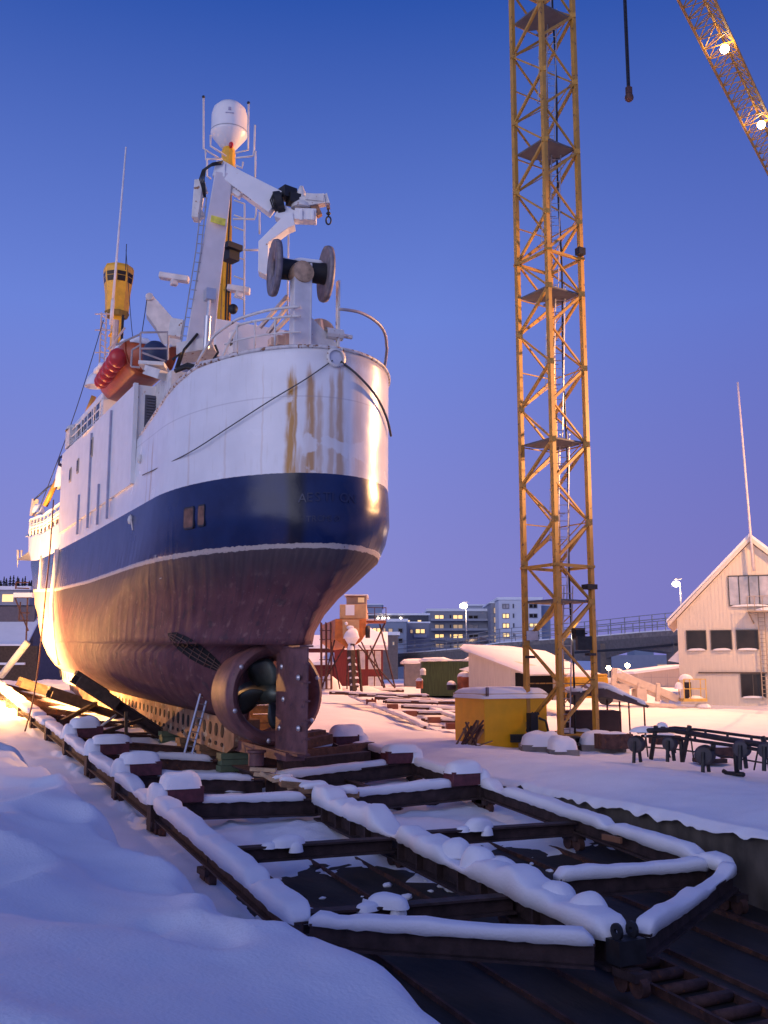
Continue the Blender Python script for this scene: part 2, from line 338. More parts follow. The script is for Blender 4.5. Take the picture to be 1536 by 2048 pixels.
# level: z, stern y, bow y, half beam, stern length, p,q, bow length, slope of level per metre
LV=[(1.25,29.9,57.0,.36,2.0,2,2,6,.035),(1.5,29.8,57.6,1.15,7,1.5,1.4,12,.035),(1.9,29.3,58.2,2.0,7.5,1.5,1.3,13,.034),(2.4,29.1,58.8,2.7,8,1.6,1.35,13,.033),
(2.9,28.9,59.3,3.02,8,1.7,1.4,13,.032),(3.3,28.6,59.6,3.18,8.5,1.8,1.4,13,.031),(3.55,28.0,59.8,3.25,9.5,1.7,1.35,13,.030),(3.62,25.6,59.9,3.265,12.2,1.8,1.25,13,.030),
(4.0,25.35,60.1,3.34,12,1.75,1.2,13,.029),(4.5,24.9,60.4,3.40,11.6,1.75,1.25,13,.028),(5.0,24.3,60.7,3.42,10.5,1.8,1.3,13,.027),(5.5,23.75,61.0,3.44,9,1.9,1.45,12,.026),
(6.0,23.35,61.2,3.45,7.5,2,1.7,12,.025),(6.5,23.2,61.5,3.44,6.8,2,1.85,11,.025),(7.0,23.2,61.8,3.41,6.3,2,2,11,.025),(7.6,23.25,62.1,3.36,6,2,2,10,.025),(8.0,23.3,62.4,3.33,5.9,2,2,10,.025),
(8.5,23.3,62.8,3.31,5.8,2,2,9,.025),(9.2,23.3,63.1,3.3,5.7,2,2,9,.025),(10.0,23.3,63.4,3.28,5.6,2,2,8.5,.022),(10.7,23.3,63.7,3.26,5.5,2,2,8.5,.02),(11.45,23.3,64,3.25,5.4,2,2,8,.02)]
def sheer(y):   # top edge of the shell plating
    pts=[(23,11.42),(26.5,11.35),(27.8,11.12),(29.6,10.75),(31.6,10.38),(32.4,10.30),(45.1,9.45),(50,9.55),(56.5,10.1),(60,10.7),(66,11.4)]
    for (a,b),(c,d) in zip(pts,pts[1:]):
        if y<=c: return b+(d-b)*max(0,(y-a))/(c-a)
    return pts[-1][1]
def _ys():
    o=[]; 
    for a,b,n in((23.2,23.5,20),(23.5,24.2,14),(24.2,31,56),(31,54,38),(54,61,28),(61,64.05,40)): o+=[a+(b-a)*i/n for i in range(n)]
    return o+[64.05]
YG=_ys(); NS=len(YG)-1
def level_curve(lv):
    z,ys,yb,B,Ls,p,q,Lb,sl=lv; out=[]
    for y in YG:
        y=min(max(y,ys),yb)
        h=B*gfun((y-ys)/Ls,p,q)*gfun((yb-y)/Lb,1.8,1.35)
        if y<=ys or y>=yb: h=0
        out.append((h,y,z+sl*(y-25)))
    return out
def zbw(y): # white / blue boundary
    pts=[(23,8.0),(30,8.02),(38,8.06),(45.5,8.16),(51,8.3),(55,8.65),(58,9.5),(61,10.3)]
    for (a,b),(c,d) in zip(pts,pts[1:]):
        if y<=c: return b+(d-b)*max(0,(y-a))/(c-a)
    return 10.6
def zwl(y):
    pts=[(23,6.13),(30,6.15),(38,6.22),(45,6.43),(56,7.15),(62,7.5)]
    for (a,b),(c,d) in zip(pts,pts[1:]):
        if y<=c: return b+(d-b)*max(0,(y-a))/(c-a)
    return 7.5
curves=[level_curve(l) for l in LV]
# densify vertically
dense=[]
for a,b in zip(curves,curves[1:]):
    n=max(1,int((b[90][2]-a[90][2])/.17))
    for k in range(n): dense.append([tuple(p+(q-p)*k/n for p,q in zip(u,w)) for u,w in zip(a,b)])
dense.append(curves[-1])
HV=[];HF=[];AT=[]
def girth(c):
    g=[0]
    for i in range(1,len(c)): g.append(g[-1]+hypot(c[i][0]-c[i-1][0],c[i][1]-c[i-1][1]))
    return g
for c in dense:
    g=girth(c)
    for sgn in(-1,1):
        for i,(h,y,z) in enumerate(c):
            zz=min(z,sheer(y)+ (0)); HV.append(V((XC+sgn*h,y,zz))); AT.append((zz-zbw(y),zz-zwl(y),sgn*g[i]))
R=NS+1
for k in range(len(dense)-1):
    for s_ in(0,1):
        for i in range(NS):
            a=(k*2+s_)*R+i; b=a+1; c=((k+1)*2+s_)*R+i+1; d=c-1
            if (HV[a]-HV[d]).length<1e-5 and (HV[b]-HV[c]).length<1e-5: continue
            if (HV[a]-HV[b]).length<1e-5 and (HV[d]-HV[c]).length<1e-5: continue
            HF.append((a,b,c,d) if s_ else (b,a,d,c))
# hull paint: white / blue / boot line / antifouling with rust streaks, frames showing through
def hull_mat():
    m=bpy.data.materials.new('hull_paint'); m.use_nodes=True; n=m.node_tree.nodes; l=m.node_tree.links; b=n['Principled BSDF']; b.inputs['Specular IOR Level'].default_value=.36
    def A(nm):
        a=n.new('ShaderNodeAttribute'); a.attribute_name=nm; return a.outputs['Fac']
    def M(op,a,b_=None,c=None):
        x=n.new('ShaderNodeMath'); x.operation=op
        for i,q in enumerate((a,b_,c)):
            if q is None: continue
            if isinstance(q,(int,float)): x.inputs[i].default_value=q
            else: l.new(q,x.inputs[i])
        return x.outputs[0]
    def NZ(vec,sc,det=4):
        x=n.new('ShaderNodeTexNoise'); x.inputs['Scale'].default_value=sc; x.inputs['Detail'].default_value=det; l.new(vec,x.inputs['Vector']); return x.outputs['Fac']
    def RG(f,a,b_,lo=0,hi=1):
        x=n.new('ShaderNodeMapRange'); l.new(f,x.inputs[0]); x.inputs[1].default_value=a; x.inputs[2].default_value=b_; x.inputs[3].default_value=lo; x.inputs[4].default_value=hi; x.interpolation_type='SMOOTHSTEP'; return x.outputs[0]
    def MIX(f,a,b_):
        x=n.new('ShaderNodeMixRGB')
        for i,q in enumerate((f,a,b_)):
            if isinstance(q,tuple): x.inputs[i].default_value=(*q,1)
            elif isinstance(q,(int,float)): x.inputs[i].default_value=q
            else: l.new(q,x.inputs[i])
        return x.outputs[0]
    bw,wl,gs=A('above_blue'),A('above_line'),A('girth')
    tc=n.new('ShaderNodeTexCoord'); sp=n.new('ShaderNodeSeparateXYZ'); l.new(tc.outputs['Object'],sp.inputs[0])
    cb=n.new('ShaderNodeCombineXYZ'); l.new(gs,cb.inputs[0]); l.new(M('MULTIPLY',sp.outputs[2],.12),cb.inputs[2]); st=cb.outputs[0]   # streak space
    cb2=n.new('ShaderNodeCombineXYZ'); l.new(gs,cb2.inputs[0]); l.new(sp.outputs[2],cb2.inputs[2]); iso=cb2.outputs[0]
    wob=M('MULTIPLY',M('SUBTRACT',NZ(iso,7,6),.5),.10)
    n1=NZ(iso,1.1); streak=NZ(st,9,5); streak2=NZ(st,3.2,4); fine=NZ(iso,16,6)
    white=MIX(RG(n1,.3,.7),(.69,.69,.70),(.75,.75,.76)); white=MIX(RG(streak,.55,.75,0,.35),white,(.55,.53,.48))
    blue=MIX(RG(n1,.3,.7),(.005,.013,.062),(.008,.021,.088)); blue=MIX(RG(fine,.66,.74,0,.25),blue,(.12,.13,.16))
    red=MIX(RG(NZ(iso,1.6,6),.3,.7),(.095,.036,.048),(.150,.062,.070)); red=MIX(RG(streak,.52,.66,0,.6),red,(.06,.035,.05)); red=MIX(RG(NZ(iso,4,9),.56,.70,0,.75),red,(.21,.12,.11)); red=MIX(RG(NZ(iso,2.2,8),.60,.66,0,.6),red,(.045,.035,.045)); red=MIX(RG(NZ(iso,23,4),.66,.70,0,.5),red,(.34,.27,.25))
    dk=MIX(RG(streak,.4,.7),(.05,.045,.055),(.085,.07,.075)); red=MIX(RG(M('ADD',wl,M('MULTIPLY',streak2,.9)),-.75,.25,0,.85),red,dk)
    # bow: pale lamplight blended into the bottom colour
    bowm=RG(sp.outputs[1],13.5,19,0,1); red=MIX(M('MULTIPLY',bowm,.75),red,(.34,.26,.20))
    # rust streaks on the stern: bands with a sharp left edge running down from the post
    def band(c,w,t,e): # centre, width, top height above blue, strength
        d=M('ABSOLUTE',M('SUBTRACT',gs,M('ADD',c,M('MULTIPLY',M('SUBTRACT',NZ(iso,1.6,4),.5),.16))))
        k=RG(M('DIVIDE',d,M('ADD',w*.8,M('MULTIPLY',M('SUBTRACT',3.2,bw),w*.22))),.25,1.15,1,0)
        return M('MULTIPLY',M('MULTIPLY',k,RG(M('ADD',bw,M('MULTIPLY',NZ(st,14,3),.8)),t+.25,t-.35,0,1)),M('MULTIPLY',RG(streak,.22,.50,.25,1),e))
    tot=None
    for c,w,t,e in((-1.30,.13,3.1,1.0),(-1.18,.05,3.1,.9),(-.78,.14,3.2,.85),(-.55,.10,2.6,.55),(-1.0,.30,1.0,.55),(.02,.13,3.3,.7),(-.22,.09,3.1,.55),(-.05,.30,2.3,.30),(.62,.20,3.4,.30),(-4.9,.05,2.5,.22),(-7.9,.08,2.2,.5),(-8.4,.04,2.3,.35),(-3.3,.04,1.9,.18),(-2.1,.03,3.3,.2)):
        q=band(c,w,t,e); tot=q if tot is None else M('MAXIMUM',tot,q)
    pc=RG(M('ADD',M('MULTIPLY',NZ(iso,1.5,5),1.0),M('MULTIPLY',RG(M('ABSOLUTE',M('SUBTRACT',bw,.72)),.0,.45,.22,0),RG(gs,-1.2,-.9))),.60,.66,1,.25)
    topw=MIX(M('MULTIPLY',tot,pc),white,(.42,.195,.03))
    edge=RG(M('ADD',bw,M('MULTIPLY',fine,.25)),3.05,3.35,0,.35); topw=MIX(M('MULTIPLY',edge,RG(gs,-1.5,.8)),topw,(.28,.18,.10))
    # plating seams
    seam=RG(M('ABSOLUTE',M('SUBTRACT',bw,2.05)),.0,.03,.35,0); topw=MIX(seam,topw,(.30,.27,.30))
    isw=RG(M('ADD',bw,M('MULTIPLY',wob,.25)),-.006,.006); c=MIX(isw,blue,topw)
    # dark run-off on blue below rust
    c=MIX(M('MULTIPLY',M('SUBTRACT',1,isw),M('MULTIPLY',RG(M('ABSOLUTE',M('ADD',gs,1.15)),.1,.35,.8,0),1)),c,(.006,.006,.010))
    # dirty foot of the blue band forward
    c=MIX(M('MULTIPLY',RG(wl,1.1,.1,0,.8),M('MULTIPLY',RG(streak,.35,.6),RG(sp.outputs[1],3,9))),c,(.06,.05,.07))
    line=M('MULTIPLY',RG(M('ADD',wl,wob),-.085,-.075),RG(M('ADD',wl,wob),.05,.04)); 
    isb=RG(M('ADD',wl,wob),-.01,.0); c=MIX(isb,red,c); c=MIX(M('MULTIPLY',line,RG(fine,.75,.60,0,.9)),c,(.50,.44,.40))
    l.new(c,b.inputs['Base Color'])
    rgh=M('ADD',M('MULTIPLY',isb,-.46),M('ADD',.70,M('MULTIPLY',M('SUBTRACT',n1,.5),.2))); l.new(rgh,b.inputs['Roughness'])
    # bump: frames (hungry-horse dents) + fine
    wv=M('SINE',M('MULTIPLY',M('ADD',gs,M('MULTIPLY',NZ(st,1.1,3),.8)),2*pi/.5)); wv=M('MULTIPLY',M('MULTIPLY',wv,RG(NZ(iso,.7,2),.35,.65,.1,1)),RG(wl,1.4,-.3,0,1))
    h=M('ADD',M('MULTIPLY',wv,.30),M('ADD',M('MULTIPLY',NZ(iso,.9,2),1.6),M('MULTIPLY',fine,.10)))
    bp=n.new('ShaderNodeBump'); bp.inputs['Strength'].default_value=.5; bp.inputs['Distance'].default_value=.035; l.new(h,bp.inputs['Height']); l.new(bp.outputs[0],b.inputs['Normal'])
    return m
HULLM=hull_mat()
hm=MB(); hm.add(HV,HF); hull=None
me=bpy.data.meshes.new('hull'); hull=bpy.data.objects.new('hull',me); S.collection.objects.link(hull); hull.parent=SHIP
me.from_pydata([p-ORG[SHIP.name] for p in HV],[],HF); me.materials.append(HULLM); me.polygons.foreach_set('use_smooth',[True]*len(me.polygons))
for i,nm in enumerate(('above_blue','above_line','girth')):
    at_=me.attributes.new(nm,'FLOAT','POINT'); at_.data.foreach_set('value',[a[i] for a in AT])
import bmesh
bm=bmesh.new(); bm.from_mesh(me); bmesh.ops.remove_doubles(bm,verts=bm.verts,dist=.002); bm.to_mesh(me); bm.free()
sol=hull.modifiers.new('plate','SOLIDIFY'); sol.thickness=.06; sol.offset=-1; sol.use_rim=True
from mathutils.bvhtree import BVHTree
BV=BVHTree.FromPolygons(HV,HF)
def hit(u,v,off=0):
    loc,nor,_,_=BV.ray_cast(CAM,ray(u,v).normalized()); 
    if loc is None: return None,None
    if nor.dot(CAM-loc)<0: nor=-nor
    return loc+nor*off,nor
def hb(y,z):  # port shell x at (y,z)
    loc,nor,_,_=BV.ray_cast(V((XC,y,z)),V((-1,0,0))); return loc
def top_curve(s0,s1,n,dz=0,inset=0):  # points on the shell's top edge by signed arc length from the stern centre
    c=dense[-1]; g=girth(c); out=[]
    for k in range(n+1):
        s=s0+(s1-s0)*k/n; a=abs(s); i=max(j for j in range(len(g)) if g[j]<=a); i=min(i,len(g)-2); t=(a-g[i])/(g[i+1]-g[i])
        h=c[i][0]+(c[i+1][0]-c[i][0])*t; y=c[i][1]+(c[i+1][1]-c[i][1])*t
        h=max(0,h-inset) ; out.append(V((XC+copysign(h,s),y+ (inset if h<2.5 else 0),min(sheer(y),c[i][2])+dz)))
    return out
# cap rail along the top of the bulwark
m=MB(); m.tube(top_curve(-9.6,0,60),.055,8); m.tube(top_curve(0,9.6,60),.055,8); m.build('cap_rail',mat('rail_paint',(.55,.53,.52),.5,0,.2,6,spots=((.20,.09,.04),.55,8)),SHIP,smooth=True)
# deck inside the bulwark
m=MB(); P=[p for p in top_curve(-9,9,60,inset=.1)]
m.prism([V((p.x,p.y,10.35)) for p in P],(0,0,.05)); m.b2((7.65,31,9.2),(13.95,60,9.25)); m.build('deck',GREYP,SHIP)
# transom fender rib + hawse hole
loc,nor=hit(671,716,.01)
m=MB(); m.lathe(loc,[(.0,0),(.20,0),(.27,.02),(.28,.05),(.20,.06)],nor,20,0); m.build('hawse_ring',WHITE2,SHIP,smooth=True)
m=MB(); m.lathe(loc+nor*.012,[(.0,.0),(.19,.0)],nor,20); m.build('hawse_hole',mat('hawse_daylight',(.55,.56,.62),.6),SHIP)
# two square openings in the blue band
for a,b_,w,h_ in((378,1036,.42,.62),(403,1031,.24,.60)):
    loc,nor=hit(a,b_,.02); tx=V((0,1,0))-nor*nor.y; tx.normalize(); up=V((0,0,1))
    m=MB(); q=[loc+tx*(sx*w)+up*(sz*h_/2) for sx,sz in((-.5,-1),(.5,-1),(.62,-.8),(.62,.8),(.5,1),(-.5,1),(-.62,.8),(-.62,-.8))]
    m.prism(q,nor*-.12,0); 
    m2=MB(); m2.prism([loc+(p-loc)*.86+nor*.004 for p in q],nor*-.05); 
    f=m.build('freeing_port',mat('port_frame',(.02,.02,.03),.6),SHIP); m2.build('rusty_plate',mat('port_rust',(.17,.085,.06),.8,0,.5,4),f)
# seam line and mooring fairlead on white side
for a,b_ in((282,918),(263,1040)):
    loc,nor=hit(a,b_,.03)
    if loc: m=MB(); m.ball(loc,.10,8,(1,1,1.6)); m.build('pipe_outlet',WHITE2,SHIP,smooth=True)
# box keel with drain holes
m=MB(); kz=lambda y:.39+.045*(y-30)
for a,b_ in((30.0,56.5),):
    m.prism([(XC-.42,29.9,kz(30)+.25),(XC-.42,30.6,kz(30)),(XC-.42,56.6,kz(56.5)),(XC-.42,57.6,kz(57)+.9),(XC-.42,29.9,kz(30)+1.05)],(.84,0,0))
for i in range(30):
    y=31.0+i*.62; z=kz(y)+.62; w=.17 if i<10 else .12
    m.prism([(XC-.422,y+w*cos(t)*.8,z+w*1.25*sin(t)) for t in [k*pi/4+.4 for k in range(8)]],(-.02,0,0),1)
    if i<16: m.prism([(XC-.43,y+.10*cos(t),kz(y)+.2+.07*sin(t)) for t in [k*pi/3 for k in range(6)]],(-.02,0,0),1)
m.build('box_keel',[mat('keel_paint',(.21,.115,.075),.7,0,.45,2,spots=((.30,.26,.20),.6,3)),HOLE],SHIP)
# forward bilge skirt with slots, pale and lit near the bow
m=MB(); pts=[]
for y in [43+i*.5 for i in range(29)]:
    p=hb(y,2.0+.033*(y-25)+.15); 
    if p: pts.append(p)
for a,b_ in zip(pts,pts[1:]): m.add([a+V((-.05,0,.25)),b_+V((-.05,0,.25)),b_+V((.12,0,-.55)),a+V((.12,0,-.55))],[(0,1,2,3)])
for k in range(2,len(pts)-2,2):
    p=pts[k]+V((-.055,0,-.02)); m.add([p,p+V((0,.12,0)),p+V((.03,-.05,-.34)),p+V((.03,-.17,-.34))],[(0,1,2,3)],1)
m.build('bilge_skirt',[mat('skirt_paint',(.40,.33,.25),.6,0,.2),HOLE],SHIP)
# side grille (sea chest) low on the port quarter
UPc=[(336,1266),(352,1264),(375,1273),(398,1287),(420,1304),(440,1324),(453,1344)]; LOc=[(337,1272),(343,1283),(358,1300),(382,1318),(408,1332),(432,1341),(452,1346)]
def lerp2(c,t):
    t*=len(c)-1; i=min(int(t),len(c)-2); f=t-i; return (c[i][0]+(c[i+1][0]-c[i][0])*f,c[i][1]+(c[i+1][1]-c[i][1])*f)
def gp_(t,w,o): 
    p,q=lerp2(UPc,t),lerp2(LOc,t); return hit(p[0]+(q[0]-p[0])*w,p[1]+(q[1]-p[1])*w,o)[0]
m=MB(); vs=[gp_(i/24,j/6,.015) for i in range(25) for j in range(7)]; m.add(vs,[(i*7+j,i*7+j+1,(i+1)*7+j+1,(i+1)*7+j) for i in range(24) for j in range(6)])
g=m.build('sea_chest_recess',HOLE,SHIP)
m=MB()
for w in(.28,.52,.76): m.tube([gp_(.06+i*.06,w,.035) for i in range(15)],.014,5)
for i in range(9): m.tube([gp_(.10+i*.095,w/5,.045) for w in range(6)],.012,5)
m.build('grille_bars',mat('bar_rust',(.13,.07,.06),.8),g)
# propeller nozzle, propeller, rudder
NC=V((XC-.05,27.9,2.28)); R0=1.43
m=MB(); m.lathe(NC,[(R0-.10,-.62),(R0,-.55),(R0+.05,-.3),(R0-.02,.5),(R0-.08,1.3),(R0-.18,1.38),(R0-.26,1.3),(R0-.34,.4),(R0-.34,-.35),(R0-.22,-.58),(R0-.10,-.62)],(0,1,0),48)
noz=m.build('propeller_nozzle',ANTI,SHIP,smooth=True)
m=MB()
for a in (-80,-20,35,100,160,215): 
    t=radians(a); m.ball(NC+V((R0*.93*-cos(t),-.60,R0*.93*sin(t))),.075,8,(1,.5,1))
m.each('zinc_anode',ALU,noz,smooth=True)
m=MB(); m.lathe(NC+V((0,-.2,0)),[(.02,-.45),(.16,-.38),(.26,-.1),(.30,.3),(.34,.8),(.40,1.9)],(0,1,0),20); hubo=m.build('propeller_hub',BRONZE,SHIP,smooth=True)
for k in range(4):
    th=radians(20+90*k); m=MB(); nr=8; 
    vs=[]
    for i in range(nr+1):
        r=.22+(R0-.42-.22)*i/nr; w=.30+.75*sin(pi*min(1,.15+.75*i/nr))**.8*(.6+.5*i/nr); 
        for j in range(5):
            e=(j/4-.5)*w; tw=radians(58-30*i/nr); an=th+ e*cos(tw)/max(r,.3)*.95; yy=e*sin(tw)
            vs.append(NC+V((r*cos(an),yy+.05,r*sin(an))))
    fs=[(i*5+j,i*5+j+1,(i+1)*5+j+1,(i+1)*5+j) for i in range(nr) for j in range(4)]
    m.add(vs,fs); b=m.build('propeller_blade',BRONZE,SHIP,smooth=True); md=b.modifiers.new('t','SOLIDIFY'); md.thickness=.04
# struts from hull to nozzle + skeg shoe
m=MB(); m.prism([(XC-.2,28.4,3.75),(XC-.2,30.4,3.75),(XC-.2,30.4,4.3),(XC-.2,28.0,4.3)],(.4,0,0)); m.prism([(XC-.28,26.0,.50),(XC-.28,31,.50),(XC-.28,31,.86),(XC-.28,26.0,.72)],(.56,0,0)); 
m.ball((XC,27.4,4.0),.70,14,(.75,2.0,.9)); m.each('stern_frame',ANTI,SHIP,smooth='auto')
rud=[]; prof=[(0,0),(.10,.12),(.5,.17),(1.2,.15),(2.0,.05),(2.1,.02)]
m=MB(); y0=27.3
ring=[(XC-w,y0-a) for a,w in prof]+[(XC+w,y0-a) for a,w in reversed(prof)]
m.prism([(x_,y_,.72) for x_,y_ in ring],(0,0,2.85)); m.b2((XC-.19,y0-1.9,.66),(XC+.19,y0-.1,.72)); m.b2((XC-.2,y0-2.0,3.57),(XC+.2,y0-.1,3.62))
for z in (1.1,1.6,2.1,2.6,3.1): m.b2((XC-.075,y0-2.12,z),(XC+.075,y0-1.9,z+.05))
rd=m.build('rudder',ANTI,SHIP,smooth='auto')
for yy,zz in((26.7,3.05),(26.55,2.15),(26.8,1.35),(25.45,1.4),(25.5,2.75)):
    m=MB(); m.lathe((XC-.14,yy,zz),[(.001,.07),(.07,.05),(.085,.0)],(-1,0,0),10); m.build('rudder_bolt',ALU,rd,smooth=True)
m=MB(); m.lathe((XC,26.9,3.6),[(.2,0),(.2,.8)],(0,0,1),14); m.b2((XC-.5,26.2,3.72),(XC+.5,27.2,3.82)); m.build('rudder_stock',DARK,SHIP)
# deckhouse amidships: side walls flush with the shell, aft face with louvre
DH=MB(); zt1=lambda y:12.22+.018*(y-32)
def slab(m,x0,x1,y0,y1,z0,zf_,mm=0):
    vs=[(x0,y0,z0),(x1,y0,z0),(x1,y1,z0),(x0,y1,z0),(x0,y0,zf_(y0)),(x1,y0,zf_(y0)),(x1,y1,zf_(y1)),(x0,y1,zf_(y1))]
    m.add(vs,[(0,1,2,3),(4,5,6,7),(0,1,5,4),(1,2,6,5),(2,3,7,6),(3,0,4,7)],mm)
slab(DH,7.40,14.2,31.9,45.2,8.9,zt1); slab(DH,7.36,7.50,31.82,32.0,8.9,lambda y:12.25)
dh=DH.build('deckhouse',WHITE,SHIP)
m=MB(); m.mound((10.6,38.4,12.28),3.3,6.6,.14,0,4,n=30); m.build('roof_snow',SNOW,dh,smooth=True)
m=MB(); m.b2((7.75,31.86,10.5),(9.0,31.9,11.9)); 
for k in range(14): m.b2((7.8,31.80,10.55+k*.095),(8.95,31.86,10.60+k*.095))
m.build('louvre',mat('louvre_grey',(.09,.09,.12),.6),dh)
for y,zr in((35.2,(8.2,12.1)),(38.6,(8.3,12.0)),(40.6,(8.3,9.9)),(36.8,(8.2,9.7))):
    m=MB(); m.b2((7.33,y-.07,zr[0]),(7.41,y+.07,zr[1])); m.build('fender_rib',mat('rib_bluegrey',(.30,.32,.44),.5),SHIP)
for u_,v_,hh in((184,895,.75),(156,932,.6),(141,950,.6)):
    p=onx(u_,v_,7.39); m=MB(); m.b2((7.36,p.y-.17,p.z-hh/2),(7.40,p.y+.17,p.z+hh/2)); w=m.build('side_window',mat('window_rim',(.42,.36,.28),.5),dh)
    m=MB(); m.b2((7.345,p.y-.10,p.z-hh/2+.08),(7.358,p.y+.10,p.z+hh/2-.08)); m.build('pane',GLASS,w)
# forward open rails (white, frosted) from deckhouse to the bow
def rail(pts,h,name,par,mt,r=.022,rows=3,gap=1.2,top=True):
    m=MB()
    for k in range(rows): m.tube([V(p)+V((0,0,h*(k+1)/rows)) for p in pts],r,6)
    L_=0; last=-9
    for a,b_ in zip(pts,pts[1:]):
        L_+=(V(b_)-V(a)).length
        if L_-last>=gap: m.tube([V(b_),V(b_)+V((0,0,h))],r*1.2,6); last=L_
    return m.build(name,mt,par,smooth=True)
rp=[];
for i in range(60):
    y=45.4+i*.28; z=sheer(y); p=hb(y,z-.25); 
    if p: rp.append(V((p.x+.03,y,z)))
rail(rp,.85,'bow_railing',SHIP,WHITE,.045,3,1.0)
m=MB()
for a,b_ in zip(rp[::1],rp[1:]): m.add([a+V((.25,0,.1)),b_+V((.25,0,.1)),b_+V((.25,0,.78)),a+V((.25,0,.78))],[(0,1,2,3)])
m.build('frosted_bow_screen',mat('frosted_canvas',(.5,.40,.33),.8,0,.3,3),SHIP)
m=MB(); 
for k in range(2): m.snow([p+V((0,0,.87-.45*k)) for p in rp],.12,.07,.2,seed=k)
m.build('rail_frost',SNOW,SHIP,smooth=True)
# deckhouse-top railing going forward
rp=[V((7.6,y,zt1(y))) for y in [38+i*.4 for i in range(19)]]; rail(rp,.95,'upper_railing',SHIP,WHITE,.022,3,1.2)
# bridge house forward: stacked white block with windows, partly seen behind the boat
m=MB(); m.b2((7.9,39.5,12.4),(13.7,46.0,14.0)); m.b2((8.3,40.5,14.0),(13.3,45.5,14.2)); br=m.build('bridge_house',WHITE,SHIP,bevel=.05)
for k in range(7): m=MB(); m.b2((7.87,40.0+k*.82,12.75),(7.9,40.5+k*.82,13.65)); m.build('window',GLASS,br)
m=MB(); m.mound((10.8,43,14.2),2.5,2.6,.2,0,9); m.build('roof_snow',SNOW,br,smooth=True)
m=MB(); m.b2((7.5,44.2,12.7),(8.0,45.2,13.5)); m.mound((7.75,44.7,13.5),.35,.6,.25,0,3); m.build('bridge_wing',WHITE2,SHIP)
# white house under the mast (warm lit)
m=MB(); q=[onx(u_,v_,10.9) for u_,v_ in((425,700),(437,636),(455,634),(530,660),(545,700))]
m.b2((9.9,31.4,12.2),(13.1,36.0,14.75)); mh=m.build('mast_house',WHITE,SHIP,bevel=.06)
m=MB(); m.mound((11.5,33.7,14.76),1.5,2.2,.15,0,2); m.build('roof_snow',SNOW,mh,smooth=True)
m=MB(); m.b2((10.9,31.3,13.0),(11.15,31.42,13.3)); m.build('wall_lamp',BLACK,mh)
# ---- yellow main mast with radome and antennas
MX,MY=10.8,33.2; m=MB()
m.bar((MX,MY,12.9),(MX,MY,21.9),.24,.30,up=(0,1,0)); m.bar((MX-.26,MY,12.9),(MX-.12,MY,20.5),.10,.10,up=(0,1,0)); m.bar((MX+.20,MY-.05,12.9),(MX+.12,MY-.05,19.0),.10,.1,up=(0,1,0))
m.lathe((MX,MY,21.0),[(.16,0),(.26,.1),(.26,.9),(.18,1.1),(.14,1.5)],(0,0,1),12)
for z in (20.6,21.2): m.lathe((MX,MY,z),[(.3,0),(.3,.12)],(0,0,1),12)
mast=m.build('main_mast',YEL,SHIP)
m=MB(); m.tube([(MX-.02,MY-.22,13),(MX-.02,MY-.2,16),(MX+.05,MY-.2,20.6)],.035,6); m.tube([(MX+.07,MY-.22,13),(MX+.09,MY-.2,18)],.03,6); m.build('cable_run',BLACK,mast)
m=MB(); m.lathe((MX,MY,22.0),[(.10,0),(.30,.08),(.66,.55),(.68,.62),(.66,.66),(.66,1.32),(.60,1.57),(.42,1.76),(.2,1.85),(.01,1.87)],(0,0,1),40); 
rad=m.build('radome',mat('radome_white',(.74,.72,.70),.35,0,.03),SHIP,smooth=True)
m=MB(); m.lathe((MX-.0,MY,22.63),[(.685,0),(.685,.03)],(0,0,1),40); m.build('radome_seam',GREYP,rad)
fdir=V((-MX,-MY,0)).normalized(); c=V((MX,MY,23.25))+fdir*.662; sd=V((-fdir.y,fdir.x,0))*-1
m=MB(); m.box(c,(.10,.02,.13),rz=-atan2(MX,MY)); m.box(c+V((0,0,-.16)),(.30,.02,.03),rz=-atan2(MX,MY)); m.build('radome_emblem',mat('faded_print',(.35,.33,.42),.7),rad)
m=MB(); m.ball((MX+.0,MY-.28,22.05),.09,10,(1,1,1.5)); m.build('mast_light',REDL,mast,smooth=True)
def P33(u_,v_,d=35.0): return at(u_,v_,d)
m=MB()
D=35.2
for pts in ([(407,196),(407,297),(440,318)],[(411,300),(411,318),(445,318)],[(421,270),(421,292),(452,312)],[(497,207),(496,300),(470,306)],[(510,250),(508,300),(506,312),(470,316)],[(414,318),(414,352),(421,358)],[(511,302),(510,360)],[(470,330),(484,336),(486,324)],[(513,370),(512,428),(509,438),(466,438)],[(519,424),(519,468)],[(577,452),(575,630)],[(489,408),(488,640)],[(512,360),(513,372)]):
    m.tube([P33(u_,v_,D) for u_,v_ in pts],.035,6)
for v_ in (408,438,462,500,520,560,600): m.tube([P33(468,v_-8,D),P33(490,v_,D)],.03,5)
m.tube([P33(470,500,D),P33(520,500,D)],.04,6)
m.each('antenna_bracket',mat('bracket_pink_white',(.66,.58,.52),.5),mast,smooth=True)
for (u_,v_) in ((407,194),(497,206)): m=MB(); m.ball(P33(u_,v_,D),.06,8); m.build('antenna_tip',DARK,mast,smooth=True)
m=MB(); m.box(P33(462,507,34.2),(.42,.42,.55),rz=.3); m.box(P33(466,494,34.0),(.6,.3,.2),rz=.3); m.build('searchlight_box',BLACK,mast)
m=MB(); m.lathe(P33(466,619,34.5),[(.0,-.1),(.15,-.08),(.17,.1),(.0,.12)],(-.3,-1,0),14); m.build('horn',BLACK,mast,smooth=True)
# radar scanners
for a,b_,d,r in(((319,551),(378,560),36.5,.34),((455,576),(500,583),36.0,.30)):
    p,q=at(*a,d),at(*b_,d); m=MB(); m.bar(p,q,.34,.22); m.bar((p+q)/2-V((0,0,.3)),(p+q)/2,.25,.25); sc=m.build('radar_scanner',mat('scanner_white',(.70,.62,.56),.5),SHIP,bevel=.04)
